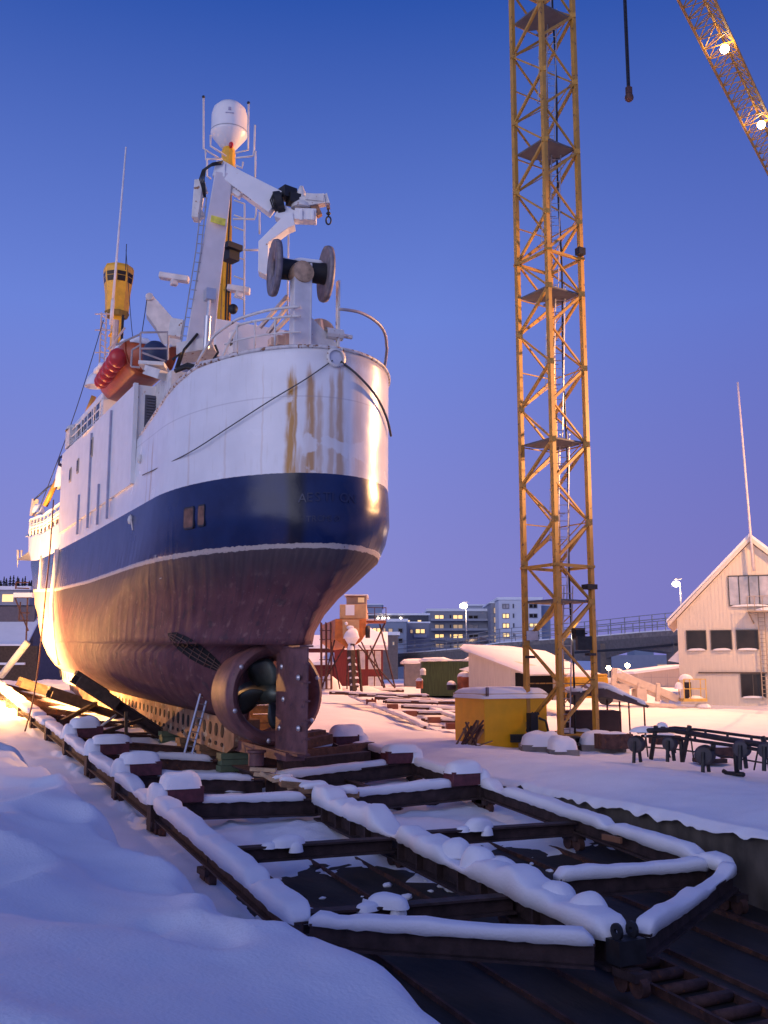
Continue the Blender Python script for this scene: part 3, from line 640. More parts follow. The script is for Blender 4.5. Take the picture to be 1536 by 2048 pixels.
# whip antennas
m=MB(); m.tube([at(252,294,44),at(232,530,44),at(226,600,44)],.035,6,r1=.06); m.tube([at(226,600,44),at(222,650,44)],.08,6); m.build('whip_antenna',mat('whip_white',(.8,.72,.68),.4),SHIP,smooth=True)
m=MB(); m.tube([at(253,488,49),at(251,540,49)],.02,5); m.build('whip_antenna',DARK,SHIP)
# crow's nest on its own yellow pole near the bow
CN=V((10.8,51.3,0)); cz=21.75
m=MB(); n8=8
def ring(r,z,ph=pi/8,n=8): return [V((CN.x+r*cos(2*pi*i/n+ph),CN.y+r*sin(2*pi*i/n+ph),z)) for i in range(n)]
rs=[ring(.45,cz-.35),ring(.62,cz-.1),ring(.62,cz+.1),ring(.66,cz+.9),ring(.78,cz+1.75),ring(.80,cz+2.25),ring(.74,cz+2.4)]
vs=[p for r_ in rs for p in r_]; fs=[(i*8+j,i*8+(j+1)%8,(i+1)*8+(j+1)%8,(i+1)*8+j) for i in range(6) for j in range(8)]+[tuple(range(8)),tuple(48+j for j in range(8))]
m.add(vs,fs); m.bar((CN.x,CN.y,17),(CN.x,CN.y,cz),.5,.5,up=(0,1,0)); 
for z in (19,19.7,20.4): m.box((CN.x,CN.y,z),(.66,.66,.08))
cn=m.build('crows_nest',YEL,SHIP)
lo,hi=ring(.715,cz+1.35),ring(.79,cz+2.05)
for j in range(8):
    a,b_,c,d=lo[j],lo[(j+1)%8],hi[(j+1)%8],hi[j]; ce=(a+b_+c+d)/4; o=(ce-V((CN.x,CN.y,ce.z))).normalized()*.02
    m=MB(); m.add([ce+(q-ce)*.76+o for q in(a,b_,c,d)],[(0,1,2,3)]); m.build('window',GLASS,cn)
m=MB(); m.lathe((CN.x,CN.y,cz-.38),[(.0,0),(.55,0),(.66,.25)],(0,0,1),8); m.build('floor_rim',mat('rim_ochre',(.14,.10,.02),.7),cn)
# thin lattice signal mast beside it
m=MB(); 
for du in(-5,5): m.tube([at(208+du,625,47),at(203+du,745,47)],.04,5)
for v_ in range(630,745,12): m.tube([at(202,v_,47),at(214,v_+8,47)],.025,4)
for v_ in (628,660,705): m.tube([at(190,v_,47),at(225,v_,47)],.03,5)
m.tube([at(246,630,46),at(243,690,46)],.06,6,m=1); m.tube([at(232,640,46),at(226,735,46)],.14,6); m.tube([at(218,700,45),at(250,655,45)],.05,6)
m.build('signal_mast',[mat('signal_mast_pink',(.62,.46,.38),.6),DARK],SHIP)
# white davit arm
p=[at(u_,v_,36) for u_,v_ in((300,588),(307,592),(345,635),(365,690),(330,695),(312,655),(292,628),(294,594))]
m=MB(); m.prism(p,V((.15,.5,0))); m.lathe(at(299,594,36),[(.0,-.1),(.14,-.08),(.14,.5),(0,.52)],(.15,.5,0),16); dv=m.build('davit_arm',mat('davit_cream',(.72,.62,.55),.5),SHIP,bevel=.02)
m=MB(); m.tube([at(294,598,36),at(284,665,36)],.015,4); m.build('wire',DARK,dv)
# rails and box on the platform behind boat
m=MB(); D=33
for a,b_ in(((281,665),(336,664)),((281,665),(280,733)),((336,664),(336,720)),((281,697),(336,697)),((284,705),(330,722)),((232,690),(281,668)),((262,733),(280,735)),((262,733),(264,700)),((264,700),(280,690))): m.tube([at(*a,D),at(*b_,D)],.035,5)
m.each('platform_railing',mat('rail_grey',(.35,.30,.30),.5),SHIP)
m=MB(); m.bar(at(285,735,33),at(335,738,33),1.2,.12); m.bar(at(300,742,32.5),at(330,752,32),.5,.3); m.build('boat_platform',WHITE2,SHIP)
m=MB(); m.ball(at(310,710,34),.45,14,(1,1,1.1)); m.build('covered_winch',BLUEP,SHIP,smooth=True)
m=MB(); m.lathe(at(263,696,36),[(.18,-.05),(.33,-.03),(.33,.06),(.18,.08),(.18,-.05)],(-.3,-1,0),20); m.build('life_ring',REDB,SHIP,smooth=True)
m=MB(); m.b2((8.1,30.2,10.5),(9.6,32.6,12.35)); m.build('crane_pedestal',WHITE2,SHIP,bevel=.05)
# ---- knuckle boom crane
D=31.0; m=MB()
def box4(m,pa,pb,wa,wb,dd,D=D,mm=0): # tapered box through two picture points at distance D, widths in pixels
    A,B=at(*pa,D),at(*pb,D); d=(B-A).normalized(); fwd=V((FW.x,FW.y,0)).normalized(); sd=d.cross(fwd).normalized(); k=D/F
    vs=[]
    for e,w in((A,wa*k),(B,wb*k)):
        for a in(-.5,.5):
            for b_ in(-.5,.5): vs.append(e+sd*(w*a)+fwd*(dd*b_))
    m.add(vs,[(0,1,3,2),(4,6,7,5),(0,4,5,1),(2,3,7,6),(0,2,6,4),(1,5,7,3)],mm)
colw=MB(); 
# column seen on two faces: rotate so that a narrow bright face and a wide shaded face show
def colbox(m,pa,pb,wa,wb,rot,asp):
    A,B=at(*pa,D),at(*pb,D); k=D/F; vs=[]
    ex=V((cos(rot-PSI),sin(rot-PSI),0)); ey=V((-ex.y,ex.x,0))
    for e,w in((A,wa*k),(B,wb*k)):
        for a,b_ in((-.5,-.5),(.5,-.5),(.5,.5),(-.5,.5)): vs.append(e+ex*(w*a)+ey*(w*asp*b_))
    m.add(vs,[(0,1,2,3),(7,6,5,4),(0,4,5,1),(1,5,6,2),(2,6,7,3),(3,7,4,0)])
colbox(colw,(396,706),(447,352),54,36,radians(14),.9); colw.build('crane_column',mat('column_paint',(.60,.56,.58),.45,0,.07,2),SHIP,bevel=.03)
m=MB(); box4(m,(396,712),(392,690),75,66,1.0); m.build('crane_turntable',WHITE2,SHIP)
m=MB(); box4(m,(436,338),(553,410),27,52,.42); box4(m,(440,326),(545,385),9,9,.3); box4(m,(452,372),(482,392),13,13,.22); box4(m,(440,360),(444,330),26,18,.5)
arm=m.build('crane_boom',WHITE,SHIP,bevel=.02)
a=at(467,367,D-.22); b_=at(490,384,D-.22); text(arm,'boom_lettering','TRIPLEX',.19,at(465,373,D-.225),b_-a,(0,0,1),mat('lettering_purple',(.10,.02,.06),.6))
m=MB(); box4(m,(556,425),(590,440),30,26,.4); m2=None
box4(m,(590,432),(633,434),24,24,.4); m.bar(at(602,440,D-.25),at(602,418,D-.25),.10,.06); m.bar(at(625,440,D-.25),at(625,418,D-.25),.10,.06)
p=[at(u_,v_,D-.25) for u_,v_ in((570,428),(585,424),(590,450),(577,455),(536,485),(536,542),(532,550),(516,542),(517,482))]; m.prism(p,V((.2,.42,0)))
m.build('crane_jib_bracket',WHITE,SHIP,bevel=.015)
m=MB(); 
for c_,r in (((555,404),.33),((560,412),.26)): m.lathe(at(*c_,D-.1),[(r-.10,-.12),(r,-.1),(r,.1),(r-.1,.12),(r-.1,-.12)],(.9,-.3,.2),18)
for k in range(6): m.tube([at(548+3*k,385,D-.3),at(541+4*k,400,D-.35),at(546+4*k,416,D-.3),at(560+2*k,420,D-.2)],.028,5)
m.box(at(575,388,D),(.45,.4,.35),rz=.2); m.box(at(588,400,D),(.4,.4,.3))
m.build('hose_reel',BLACK,SHIP,smooth='auto')
m=MB(); m.lathe(at(602,418,D),[(.0,0),(.32,0),(.30,.12),(.16,.25),(.14,.55),(.05,.75),(0,.75)],(0,0,1),16); box4(m,(600,408),(650,400),20,20,.3); box4(m,(612,398),(648,400),12,16,.36); box4(m,(650,400),(657,398),18,22,.18)
m.tube([at(590,384,D),at(652,390,D)],.012,4); m.build('crane_winch_head',WHITE2,SHIP,smooth='auto')
m=MB(); box4(m,(627,410),(640,432),16,10,.2); box4(m,(656,412),(657,418),7,7,.1); m.build('rusty_snow_shoe',mat('rust_patch',(.30,.15,.08),.8,0,.4,6),SHIP)
m=MB(); m.tube([at(656,414,D),at(657,425,D)],.03,6); m.lathe(at(657,427,D),[(.05,-.04),(.08,0),(.05,.04)],(0,0,1),8)
m.tube([at(657,428,D)]+[at(657+5*sin(t*pi/6)*(1 if True else 0),441-8*cos(t*pi/6),D) for t in range(0,13)],.028,6); m.build('crane_hook',BLACK,SHIP,smooth=True)
m=MB()
for k in range(4): m.tube([at(446-k,322+k*2,D-.3),at(425-k,326+k*2,D-.4),at(405+k*2,340,D-.4),at(399+k*3,358,D-.4),at(404+k*2,375,D-.4),at(408+k,395,D-.3)],.02,5)
m.tube([at(345,720,D-1),at(362,705,D-1),at(352,735,D-1),at(375,728,D-1),at(400,735,D-1),at(430,722,D-1)],.05,6); m.tube([at(395,668,D-.4),at(368,700,D-.8),at(355,738,D-1)],.045,6); m.tube([at(430,690,D-1),at(436,705,D-1),at(428,716,D-1),at(452,716,D-1.5)],.04,6); m.tube([at(350,742,D-1.5),at(372,734,D-1.3),at(400,740,D-1.5),at(415,731,D-1.5)],.07,6)
m.each('hydraulic_hose',BLACK,SHIP,smooth=True)
m=MB(); m.tube([at(412,698,D-.7),at(416,632,D-.7)],.10,10); m.tube([at(416,632,D-.7),at(419,595,D-.6)],.055,8); m.box(at(420,590,D-.55),(.3,.3,.35)); m.build('boom_cylinder',ALU,SHIP,smooth='auto')
m=MB(); 
l1=[(362,690),(392,500),(404,395)]; l2=[(373,690),(402,500),(413,395)]
m.tube([at(*q,D-.4) for q in l1],.02,5); m.tube([at(*q,D-.4) for q in l2],.02,5)
for k in range(17):
    t=k/16; u_=362+42*t+(t*(1-t))*20; v_=690-295*t; m.tube([at(u_,v_,D-.4),at(u_+11,v_+1,D-.4)],.014,4)
m.build('column_ladder',GREYP,SHIP)
m=MB(); box4(m,(452,445),(425,436),1,1,.01); 
pp=[at(u_,v_,D-.47) for u_,v_ in((423,430),(452,438),(450,452),(421,443))]; m=MB(); m.prism(pp,V((0,.02,0))); m.build('load_sign',SIGN,SHIP)
m=MB(); box4(m,(350,675),(356,640),26,26,.3); box4(m,(392,440),(400,365),14,18,.4); m.ball(at(396,430,D),.2,10); box4(m,(398,376),(412,372),30,24,.3); m.each('electrical_box',WHITE2,SHIP,bevel=.02)
# ---- net reel on its post at the stern
PX,PY=9.93,23.98
m=MB(); m.bar((PX,PY,10.2),(PX,PY,13.8),.50,.34,up=(0,1,0)); m.bar((PX+.24,PY+.05,10.2),(PX+.24,PY+.05,13.9),.06,.46,up=(0,1,0)); post=m.build('reel_post',mat('post_paint',(.60,.59,.60),.45,0,.1,3,spots=((.30,.14,.05),.66,4)),SHIP,bevel=.02)
m=MB(); m.lathe((PX,PY-.02,13.60),[(.0,-.2),(.30,-.2),(.32,.0),(.30,.2),(0,.2)],(0,1,0),18); m.build('post_head',mat('head_rust',(.40,.27,.17),.7,0,.4,5),post,smooth='auto')
RZ=13.80; RYc=24.25; AXR=V((cos(radians(10)),-sin(radians(10)),0)); AYR=V((-AXR.y,AXR.x,0)); RC=V((PX+.10,RYc,RZ))
m=MB(); m.lathe(RC,[(.0,-.7),(.30,-.7),(.27,0),(.30,.72),(0,.72)],AXR,24); reel=m.build('reel_drum',BLACK,SHIP,smooth='auto')
m=MB(); m.snow([RC-AXR*.6+V((0,0,.25)),RC+AXR*.62+V((0,0,.25))],.30,.10,.08,seed=4); m.build('drum_snow',SNOW,reel,smooth=True)
for sx in(-1,1):
    c=RC+AXR*(sx*.72); m=MB(); 
    m.lathe(c,[(.25,-.03*sx),(.70,-.05*sx),(.76,-.08*sx),(.78,.0),(.76,.08*sx),(.70,.05*sx),(.25,.04*sx),(.25,-.03*sx)],AXR,36)
    m.build('reel_flange',mat('flange_grey',(.20,.17,.18),.6,.2,.3,5),reel,smooth=True)
for k in range(8):
    t=2*pi*k/8+.39; c=RC+AXR*.78; m=MB(); e=AYR*cos(t)+V((0,0,sin(t))); g_=AYR*-sin(t)+V((0,0,cos(t)))
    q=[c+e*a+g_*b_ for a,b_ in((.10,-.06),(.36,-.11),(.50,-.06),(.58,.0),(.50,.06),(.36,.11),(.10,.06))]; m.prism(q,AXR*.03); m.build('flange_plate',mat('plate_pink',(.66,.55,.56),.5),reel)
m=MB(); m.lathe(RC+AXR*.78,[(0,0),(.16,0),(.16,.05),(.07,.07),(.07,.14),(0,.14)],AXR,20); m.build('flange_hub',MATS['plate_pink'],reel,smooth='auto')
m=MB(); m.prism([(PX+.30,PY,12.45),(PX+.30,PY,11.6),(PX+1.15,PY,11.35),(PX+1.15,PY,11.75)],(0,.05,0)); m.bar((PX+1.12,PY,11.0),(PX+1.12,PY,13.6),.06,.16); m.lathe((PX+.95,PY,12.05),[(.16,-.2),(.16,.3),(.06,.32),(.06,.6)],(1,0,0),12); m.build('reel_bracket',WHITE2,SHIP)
# stern pipe rails
def arc_rail(s0,s1,hs,name,n=24,r=.035,ins=.05):
    P=top_curve(s0,s1,n,0,ins); m=MB(); out=[]
    for i,p in enumerate(P):
        t=i/n*(len(hs)-1); a=int(min(t,len(hs)-2)); h=hs[a]+(hs[a+1]-hs[a])*(t-a); out.append(p+V((0,0,h)))
    m.tube(out,r,8); return m,out
mr_=mat('rail_pinkish',(.40,.33,.33),.5)
m,o=arc_rail(.0,5.2,[1.12,1.2,1.2,1.2,1.15,1.0,.55,0],'x',30,.045); m.build('stern_rail',mr_,SHIP,smooth=True)
m,o=arc_rail(-4.9,-1.1,[0,.75,1.02,1.1,1.12],'x',26,.04)
m2,o2=arc_rail(-3.6,-1.1,[0,.85,.86,.86,.86],'x',26,.035); m.add(m2.v,m2.f); m2,o2=arc_rail(-3.5,-1.1,[.4,.42,.42,.42,.42],'x',26,.025); m.add(m2.v,m2.f)
for s_ in(-3.0,-2.4,-1.8): q=top_curve(s_,s_-.01,1,0,.05)[0]; m.tube([q,q+V((0,0,.86))],.03,6)
m.build('stern_rail',WHITE2,SHIP,smooth=True)
# open ended tub seen through the starboard rail, A-frame struts, small deck gear
m=MB(); c=at(640,668,29.5); m.lathe(c,[(.0,.5),(.22,.45),(.42,-.05),(.45,-.08),(.46,-.03),(.28,.5),(0,.55)],(.30,.92,.05),28); m.build('ventilator_bowl',mat('bowl_paint',(.58,.45,.38),.5),SHIP,smooth=True)
m=MB(); D2=28.5
for a,b_ in(((575,592),(520,655)),((578,600),(598,600)),((575,612),(535,668)),((590,622),(545,668)),((596,615),(597,690)),((633,640),(628,690)),((640,640),(648,690))): m.bar(at(*a,D2),at(*b_,D2),.12,.08)
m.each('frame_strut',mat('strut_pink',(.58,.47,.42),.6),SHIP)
m=MB(); 
for u_,v_,w,h_ in((575,680,.25,.5),(585,672,.16,.7),(562,684,.35,.3),(548,686,.3,.25),(595,680,.2,.4),(600,665,.08,.7)): p=at(u_,v_,29); m.box(p,(w,w,h_))
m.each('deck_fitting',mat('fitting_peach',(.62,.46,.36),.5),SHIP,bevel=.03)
m=MB(); m.box(at(478,694,30),(.5,.4,.5)); m.box(at(470,690,30.2),(.3,.3,.8)); m.each('deck_locker',WHITE,SHIP); m=MB(); m.box(at(469,684,29.9),(.22,.2,.22)); m.build('deck_lamp',BLACK,SHIP)
# frozen runs of ice on the bow
def ice(us,w,name='frozen_runoff'):
    m=MB(); P=[hit(u_,v_,.01)[0] for u_,v_ in us]; P=[p for p in P if p]
    if len(P)>2: m.tube(P,w,8,r1=w*.8); m.build(name,mat('ice',(.72,.62,.55),.35,0,.1,6,.4,12),SHIP,smooth=True)
ice([(117,1100),(114,1130),(112,1150),(108,1178),(106,1210),(108,1240),(109,1270),(112,1300),(118,1325),(122,1345)],.16)
ice([(84,1112),(82,1130),(81,1150),(78,1180)],.07)
ice([(262,1030),(264,1045),(266,1060)],.03)
m=MB(); p=at(36,1100,58.5); m.tube([p,p+V((.02,0,-1.0))],.09,6,r1=.01); m.tube([p+V((.2,0,0)),p+V((.2,0,-.6))],.07,6,r1=.01); m.each('icicle',MATS['ice'],SHIP,smooth=True)
# draught marks, name traces
def decal(u_,v_,txt,size,mt,name):
    loc,nor=hit(u_,v_,.015)
    if loc: 
        x=V((0,0,1)).cross(nor); text(SHIP,name,txt,size,loc,x,V((0,0,1)),mt,.003)
MW=mat('mark_white',(.5,.47,.45),.7)
decal(308,1118,'19',.2,MW,'draught_mark'); decal(318,1158,'18',.2,MW,'draught_mark')
NB=mat('name_ghost',(.0075,.0155,.062),.32)
for k,ch in enumerate('AESTION'): decal(596+k*16.5,1002+(k-3)**2*.35,ch,.34,NB,'faded_name_letter')
for k,ch in enumerate('TROMSØ'): decal(612+k*11,1042+(k-3)**2*.15,ch,.22,NB,'faded_port_letter')
# plain pale patch where an old plate was painted over
# ------------------------------------------------------------------ slipway cradle
CR=thing('slipway_cradle','rusty steel cradle under the ship with snow lying on its pointed front frame','cradle',(10.5,20,zf(20)))
XL,XR,XM=6.35,15.25,10.4
YS_=[23.6,27.3,31.0,34.7,38.4,42.1,45.8,49.5,53.2,57]
def zc(y): return zt(y)-.14 if y<25 else (zt(y)-.30 if y<29 else kz(y)-.30)
bw,bh=.26,.36
def sbeam(p,q,name='side_beam',snow=True,sw=.34,sh=.20,w=bw,h=bh,seed=0,lump=0,mt=DRUST,amp=.35):
    m=MB(); o=V((0,0,-h/2)); m.ibeam(V(p)+o,V(q)+o,w,h,.04); b=m.build(name,mt,CR)
    if snow: m=MB(); m.snow([V(p)+V((0,0,.004)),V(q)+V((0,0,.004))],sw,sh,seed=seed,lump=lump,amp=amp); m.build('snow_cover',SNOW,b,smooth=True)
    return b
def foot(x,y,z0=None):
    m=MB(); z0=zt(y)-bh if z0 is None else z0; zb=zf(y)+.05
    m.box((x,y,(z0+zb+.25)/2),(.22,.22,max(.05,z0-zb-.25))); m.box((x,y,zb+.30),(.30,.5,.12)); b=m.build('leg',DRUST,CR)
    for dy in(-.17,.17): m=MB(); m.lathe((x,y+dy,zb+.16),[(.0,-.07),(.15,-.07),(.15,.07),(0,.07)],(1,0,0),14); m.build('wheel',RUST,b,smooth='auto')
for i,(a,b) in enumerate(zip(YS_,YS_[1:])):
    sbeam((XL,a+.14,zt(a)-.02),(XL,b-.14,zt(b)-.04),seed=i+1,sw=.40 if i<4 else .55,sh=.24 if i<3 else .2)
    if i<3 or i>4: sbeam((XR,a+.14,zt(a)),(XR,b-.14,zt(b)),seed=i+30,snow=i<2)
for i,y in enumerate(YS_):
    z=zt(y); c=zc(y)
    for sx,xe in((-1,XL-.12),(1,XR+.15)):
        m=MB(); p,q=V((xe,y,z+.02-bh/2-.02)),V((XM-sx*-.05,y,c-bh/2)); m.ibeam(p,q,.30,bh+.06,.045); cb=m.build('cross_beam',DRUST if y<31 else RUST,CR)
        if i<4 or (sx<0 and i<8):
            x0=xe+ -sx*(1.10 if i<4 else .3); 
            if i<3: m=MB(); m.snow([V((x0,y,z+(c-z)*abs(x0-xe)/abs(XM-xe)+.03)),V((XM+sx*.35,y,c+.04))],.34,.17 if sx<0 else .2,seed=i*5+sx); m.build('snow_cover',SNOW,cb,smooth=True)
        if i<4 and not(sx>0 and i>2):
            bx=xe-sx*(.75); m=MB(); m.box((bx,y,z+.17),(.86,.52,.36)); bb=m.build('bilge_block',MAROON,CR,bevel=.015)
            m=MB(); m.mound((bx+sx*(.06+.05*(i%2)),y+.02,z+.345),.52+.05*(i%3),.33,.22+.05*((i*2+sx)%3),.04*i,i+3*sx,n=28,r=9,box=.8); m.mound((xe-sx*.17,y+.02,z+.03),.27,.33,.40,0,i+9,n=24,r=8,box=.6); m.build('snow_cap',SNOW,bb,smooth=True)
        foot(XL if sx<0 else XR,y)
    m=MB(); m.b2((XL-.16,y-.17,z-bh-.25),(XL+.14,y+.17,z+.03)); m.b2((XR-.14,y-.17,z-bh-.25),(XR+.16,y+.17,z+.03)); m.each('corner_plate',DRUST,CR)
    # lower secondary cross beam
    if i<7:
        yy=y+.9; m=MB(); m.bar((XL+.1,yy,zt(yy)-.62),(XR-.1,yy,zt(yy)-.66),.26,.22); m.build('lower_cross_beam',DRUST,CR)
        if i<3: m=MB(); m.snow([(XL+2.2,yy,zt(yy)-.51),(XM-.2,yy,zt(yy)-.53)],.3,.10,seed=i+60); m.build('ledge_snow',SNOW,CR,smooth=True)
# front bays
P1=V((XL+.05,23.4,zt(23.4))); PL=V((6.15,14.45,zt(14.45)+.02)); AP=V((10.3,12.0,zt(12.0))); PR=V((14.85,14.4,zt(14.4)+.02)); P2=V((XR,23.4,zt(23.4)))
K2=V((14.95,17.2,zt(17.2)))
sbeam(P1,PL,seed=11,sw=.44,sh=.25,lump=.12); sbeam(PL+V((.1,-.05,0)),AP+V((-.5,.22,0)),seed=12,sw=.33,sh=.17,name='front_beam')
sbeam(P2,PR,seed=13,sw=.40,sh=.23,lump=.10); sbeam(PR,AP+V((.45,.25,0)),seed=14,sw=.34,sh=.20,name='front_beam')
m=MB(); cb0,cb1=V((XM,23.3,zt(23.3)-.1)),AP+V((0,.25,0)); o=V((0,0,-.24)); m.ibeam(cb0+o,cb1+o,.42,.46,.05); 
for k in range(14): p=cb0.lerp(cb1,(k+.5)/14)+o; m.box(p,(.34,.05,.40))
cb=m.build('centre_beam',DRUST,CR)
m=MB(); m.snow([cb0+V((0,.2,0)),cb0.lerp(cb1,.3),cb0.lerp(cb1,.45),cb1],.62,.32,step=.10,seed=21,amp=.5,lump=.35,K=12)
for k in range(6): p=cb0.lerp(cb1,.56+.072*k); m.mound(p+V((.12,0,.10)),.34,.36,.27+.04*(k%2),.3,30+k,n=22,r=8)
m.build('snow_cover',SNOW,cb,smooth=True)
for i,(y,z0,z1) in enumerate(((19.4,.0,0),(18.3,-.05,0),(15.2,0,0))):
    for a,b_ in((XL-.1,XM-.2),(XM+.2,XR-.3)):
        if i==1: continue
        pa,pb=V((a,y,zt(y)-.12)),V((b_,y-.15,zt(y)-.16)); 
        right=a>10; 
        if i==2 and right: sbeam(V((XM+1.0,y,zt(y)-.02)),PR+V((-.1,.55,-.02)),name='cross_beam',seed=51,sw=.33,sh=.20)
        else:
            if a<10 and i==2: pb=pb+V((0,-.2,0))
            m=MB(); m.ibeam(pa+V((0,0,-.1)),pb+V((0,0,-.1)),.30,.30,.04); q=m.build('cross_beam',DRUST,CR)
            t=.42; c=pa.lerp(pb,t)+V((0,0,.05)); m=MB(); m.mound(c,.38,.22,.17+.05*right,.2+i,70+i*3+right,n=22,r=8,box=.35); m.mound(c+V((-.35,.02,-.01)),.26,.17,.08,.5,80+i,box=.3); m.mound(c+V((.1,-.17,-.10)),.17,.12,.16,.5,85+i); m.build('snow_lump',SNOW,q,smooth=True)
for p in(P1,PL,AP,PR,P2,V((XM,19.4,0)),V((XM,15.2,0)),V((6.25,19.3,0)),V((15.0,19.3,0))): foot(p.x,p.y)
m=MB(); 
for dx in(-.12,.12): m.lathe(AP+V((dx*1.2,.12,.12)),[(.04,-.025),(.12,-.025),(.12,.025),(.04,.025),(.04,-.025)],(1,0,0),14)
m.box(AP+V((0,.1,-.15)),(.5,.3,.34)); m.build('towing_lug',DARK,CR)
m=MB(); m.box((14.7,17.6,zt(17.6)-.1),(.06,.6,.12)); m.build('name_plate',mat('plate_rust',(.22,.10,.05),.7),CR)
# bilge arms rising to the hull
for y,x0,z0,x1,z1,w in((38.2,7.05,2.72,10.7,.38,.5),(44.2,7.1,2.05,10.6,.85,.42),(52.5,7.0,2.4,10.6,1.2,.35),(38.2,14.5,2.72,11,.38,.5),(44.2,14.5,2.05,11,.85,.42)):
    m=MB(); m.ibeam((x0,y,z0),(x1,y,z1),.40,w*.8,.06); a_=m.build('bilge_arm',DRUST,CR)
    d=V((x1-x0,0,z1-z0)).normalized(); m=MB(); m.bar(V((x0,y,z0+.22))+d*.1,V((x0,y,z0+.22))+d*1.5,.5,.16); m.bar(V((x0,y-.05,z0+.02))+d*.2,V((x0,y-.05,z0+.02))+d*1.9,.56,.40); m.build('arm_pad',DWOOD,a_)
m=MB(); m.bar((7.3,36,.7),(9.4,37,1.2),.12,.12); m.bar((7.2,41,1.0),(9,43.5,1.6),.15,.15); m.bar((8.6,36.2,.5),(8.6,36.4,1.5),.1); m.each('loose_timber',DWOOD,CR)
# keel blocks
for i in range(12):
    y=30.6+i*2.3; m=MB()
    for k in range(3): m.box((XM+.3,y+random.uniform(-.05,.05),kz(y)-.09-.19*k),(1.1-.1*(k%2),.5,.18),random.uniform(-.05,.05))
    m.build('keel_block',WOOD if i%3 else mat('block_green',(.10,.14,.08),.7),CR)
# longitudinal keel girder & bits below
m=MB(); m.ibeam((XM+.35,24.0,zc(24)-.25),(XM+.35,57,kz(57)-.75),.5,.5,.05); m.ibeam((8.3,27,zt(27)-.5),(8.3,57,zt(57)-.9),.2,.3,.03); m.ibeam((13.0,24,zt(24)-.5),(13.0,57,zt(57)-.9),.2,.3,.03); m.each('keel_girder',DRUST,CR)
# ------------------------------------------------------------------ gear around the stern
def beamthing(name,label,cat,p,q,w,h,mt,snow=0,group=None,seed=0):
    m=MB(); m.bar(p,q,w,h); o=m.build(name,mt,None,bevel=.01); tag(o,label,cat,group)
    if snow: m=MB(); m.snow([V(p)+V((0,0,h/2)),V(q)+V((0,0,h/2))],w*1.05,snow,.08,seed=seed); m.build('snow_cover',SNOW,o,smooth=True)
    return o
beamthing('steel_beam','long rusty beam lying crosswise right behind the rudder, lower of the stack','beam',at(600,1512,31),at(742,1494,33.2),.35,.34,RUST)
beamthing('steel_beam','longest dark beam below the rudder, under the maroon block','beam',at(560,1531,29),at(735,1512,31),.35,.30,DRUST)
beamthing('steel_beam','short rusty beam end on top of the stack right of the rudder','beam',at(598,1490,31.5),at(658,1477,32.4),.4,.30,RUST)
beamthing('timber_baulk','flat topmost baulk right of the rudder bottom','timber',at(600,1474,32.2),at(645,1466,32.8),.4,.22,RUST)
m=MB(); m.box(at(719,1497,33.1),(.62,.5,.36),.1); o=m.build('steel_block',MAROON,None,bevel=.02); tag(o,'maroon block with frost on top at the right end of the beams by the rudder','block')
m=MB(); m.mound(at(719,1490,33.1),.30,.24,.12,0,5); m.build('frost_cap',SNOW,o,smooth=True)
m=MB(); m.bar(at(664,1506,32),at(672,1488,32),.12,.16); m.build('bent_bracket',DRUST,None)
tag(bpy.data.objects['bent_bracket'],'small bent bracket standing on the beams beside the maroon block','bracket')
p=at(512,1531,28.0); m=MB(); m.lathe(p,[(.0,0),(.22,0),(.22,.34),(.28,.36),(.28,.42),(0,.42)],(0,0,1),18); tag(m.build('support_jack',ANTI,None,smooth='auto'),'short dark red cylinder jack under the heel of the keel','jack')
wood=[((500,1538),(552,1541),.16,.10,0),((508,1548),(560,1553),.16,.10,0),((520,1545),(545,1560),.16,.10,0),((545,1560),(585,1556),.22,.12,.05),((575,1575),(600,1568),.25,.14,.05)]
for i,(a,b,w,h,s_) in enumerate(wood):
    beamthing('wood_offcut','pale sawn offcut in the loose heap on the beams below the keel','offcut',at(*a,27.2-i*.25),at(*b,27.2-i*.25),w,h,NWOOD,s_,'pale offcuts below the keel',i)
for i,(a,b,w,l_) in enumerate((((560,1566),(640,1573),.5,'snowy plank bundle nearest the keel on the cradle centre'),((600,1580),(655,1577),.42,'short dark plank with a snow cap in the middle of the cradle'),((640,1590),(716,1588),.40,'snowy plank pointing right above the long centre beam'))):
    beamthing('plank',l_,'plank',at(*a,25.5-i*.5),at(*b,25.7-i*.5),w,.16,WOOD,.16,None,i+40)
# snow clods fallen on the slipway floor
random.seed(21); m=MB()
for i in range(110):
    if i<70: x_,y_=random.gauss(12.1,.8),random.gauss(17.6,.7)
    elif i<120: x_,y_=random.gauss(8.6,1.0),random.gauss(17.0,.8)
    else: x_,y_=random.uniform(6.8,14.6),random.uniform(13.5,20)
    rr=abs(random.gauss(.03,.05))+.02; b0=len(m.v); m.ball((x_,y_,zf(y_)+rr*.3),rr,8,(random.uniform(.8,1.8),random.uniform(.7,1.4),.6)); cc_=V((x_,y_,0))
    for q in range(b0,len(m.v)): m.v[q]=m.v[q]+V((mn.noise(m.v[q]/rr*.9),mn.noise(m.v[q]/rr*.9+V((5,5,5))),.5*mn.noise(m.v[q]/rr+V((9,1,5)))))*rr*.7
tag(m.build('snow_clods',SNOW,None,smooth=True),'small snow clods scattered on the dark slipway floor inside the cradle','snow clods',kind='stuff')
t=thing('timber_stack','orange lit stack of baulks under the starboard quarter seen through the propeller nozzle','timber stack',(12.1,32.5,.3))
for k in range(9): m=MB(); m.box((12.05+random.uniform(-.08,.08),32.5+random.uniform(-.03,.03),.45+k*.30),(1.5+random.uniform(-.1,.1),.4,.27)); m.build('baulk',mat('lamplit_wood',(.62,.27,.05),.75,0,.35,5),t,bevel=.01)  # orange lamplight is put into the wood colour of the baulks
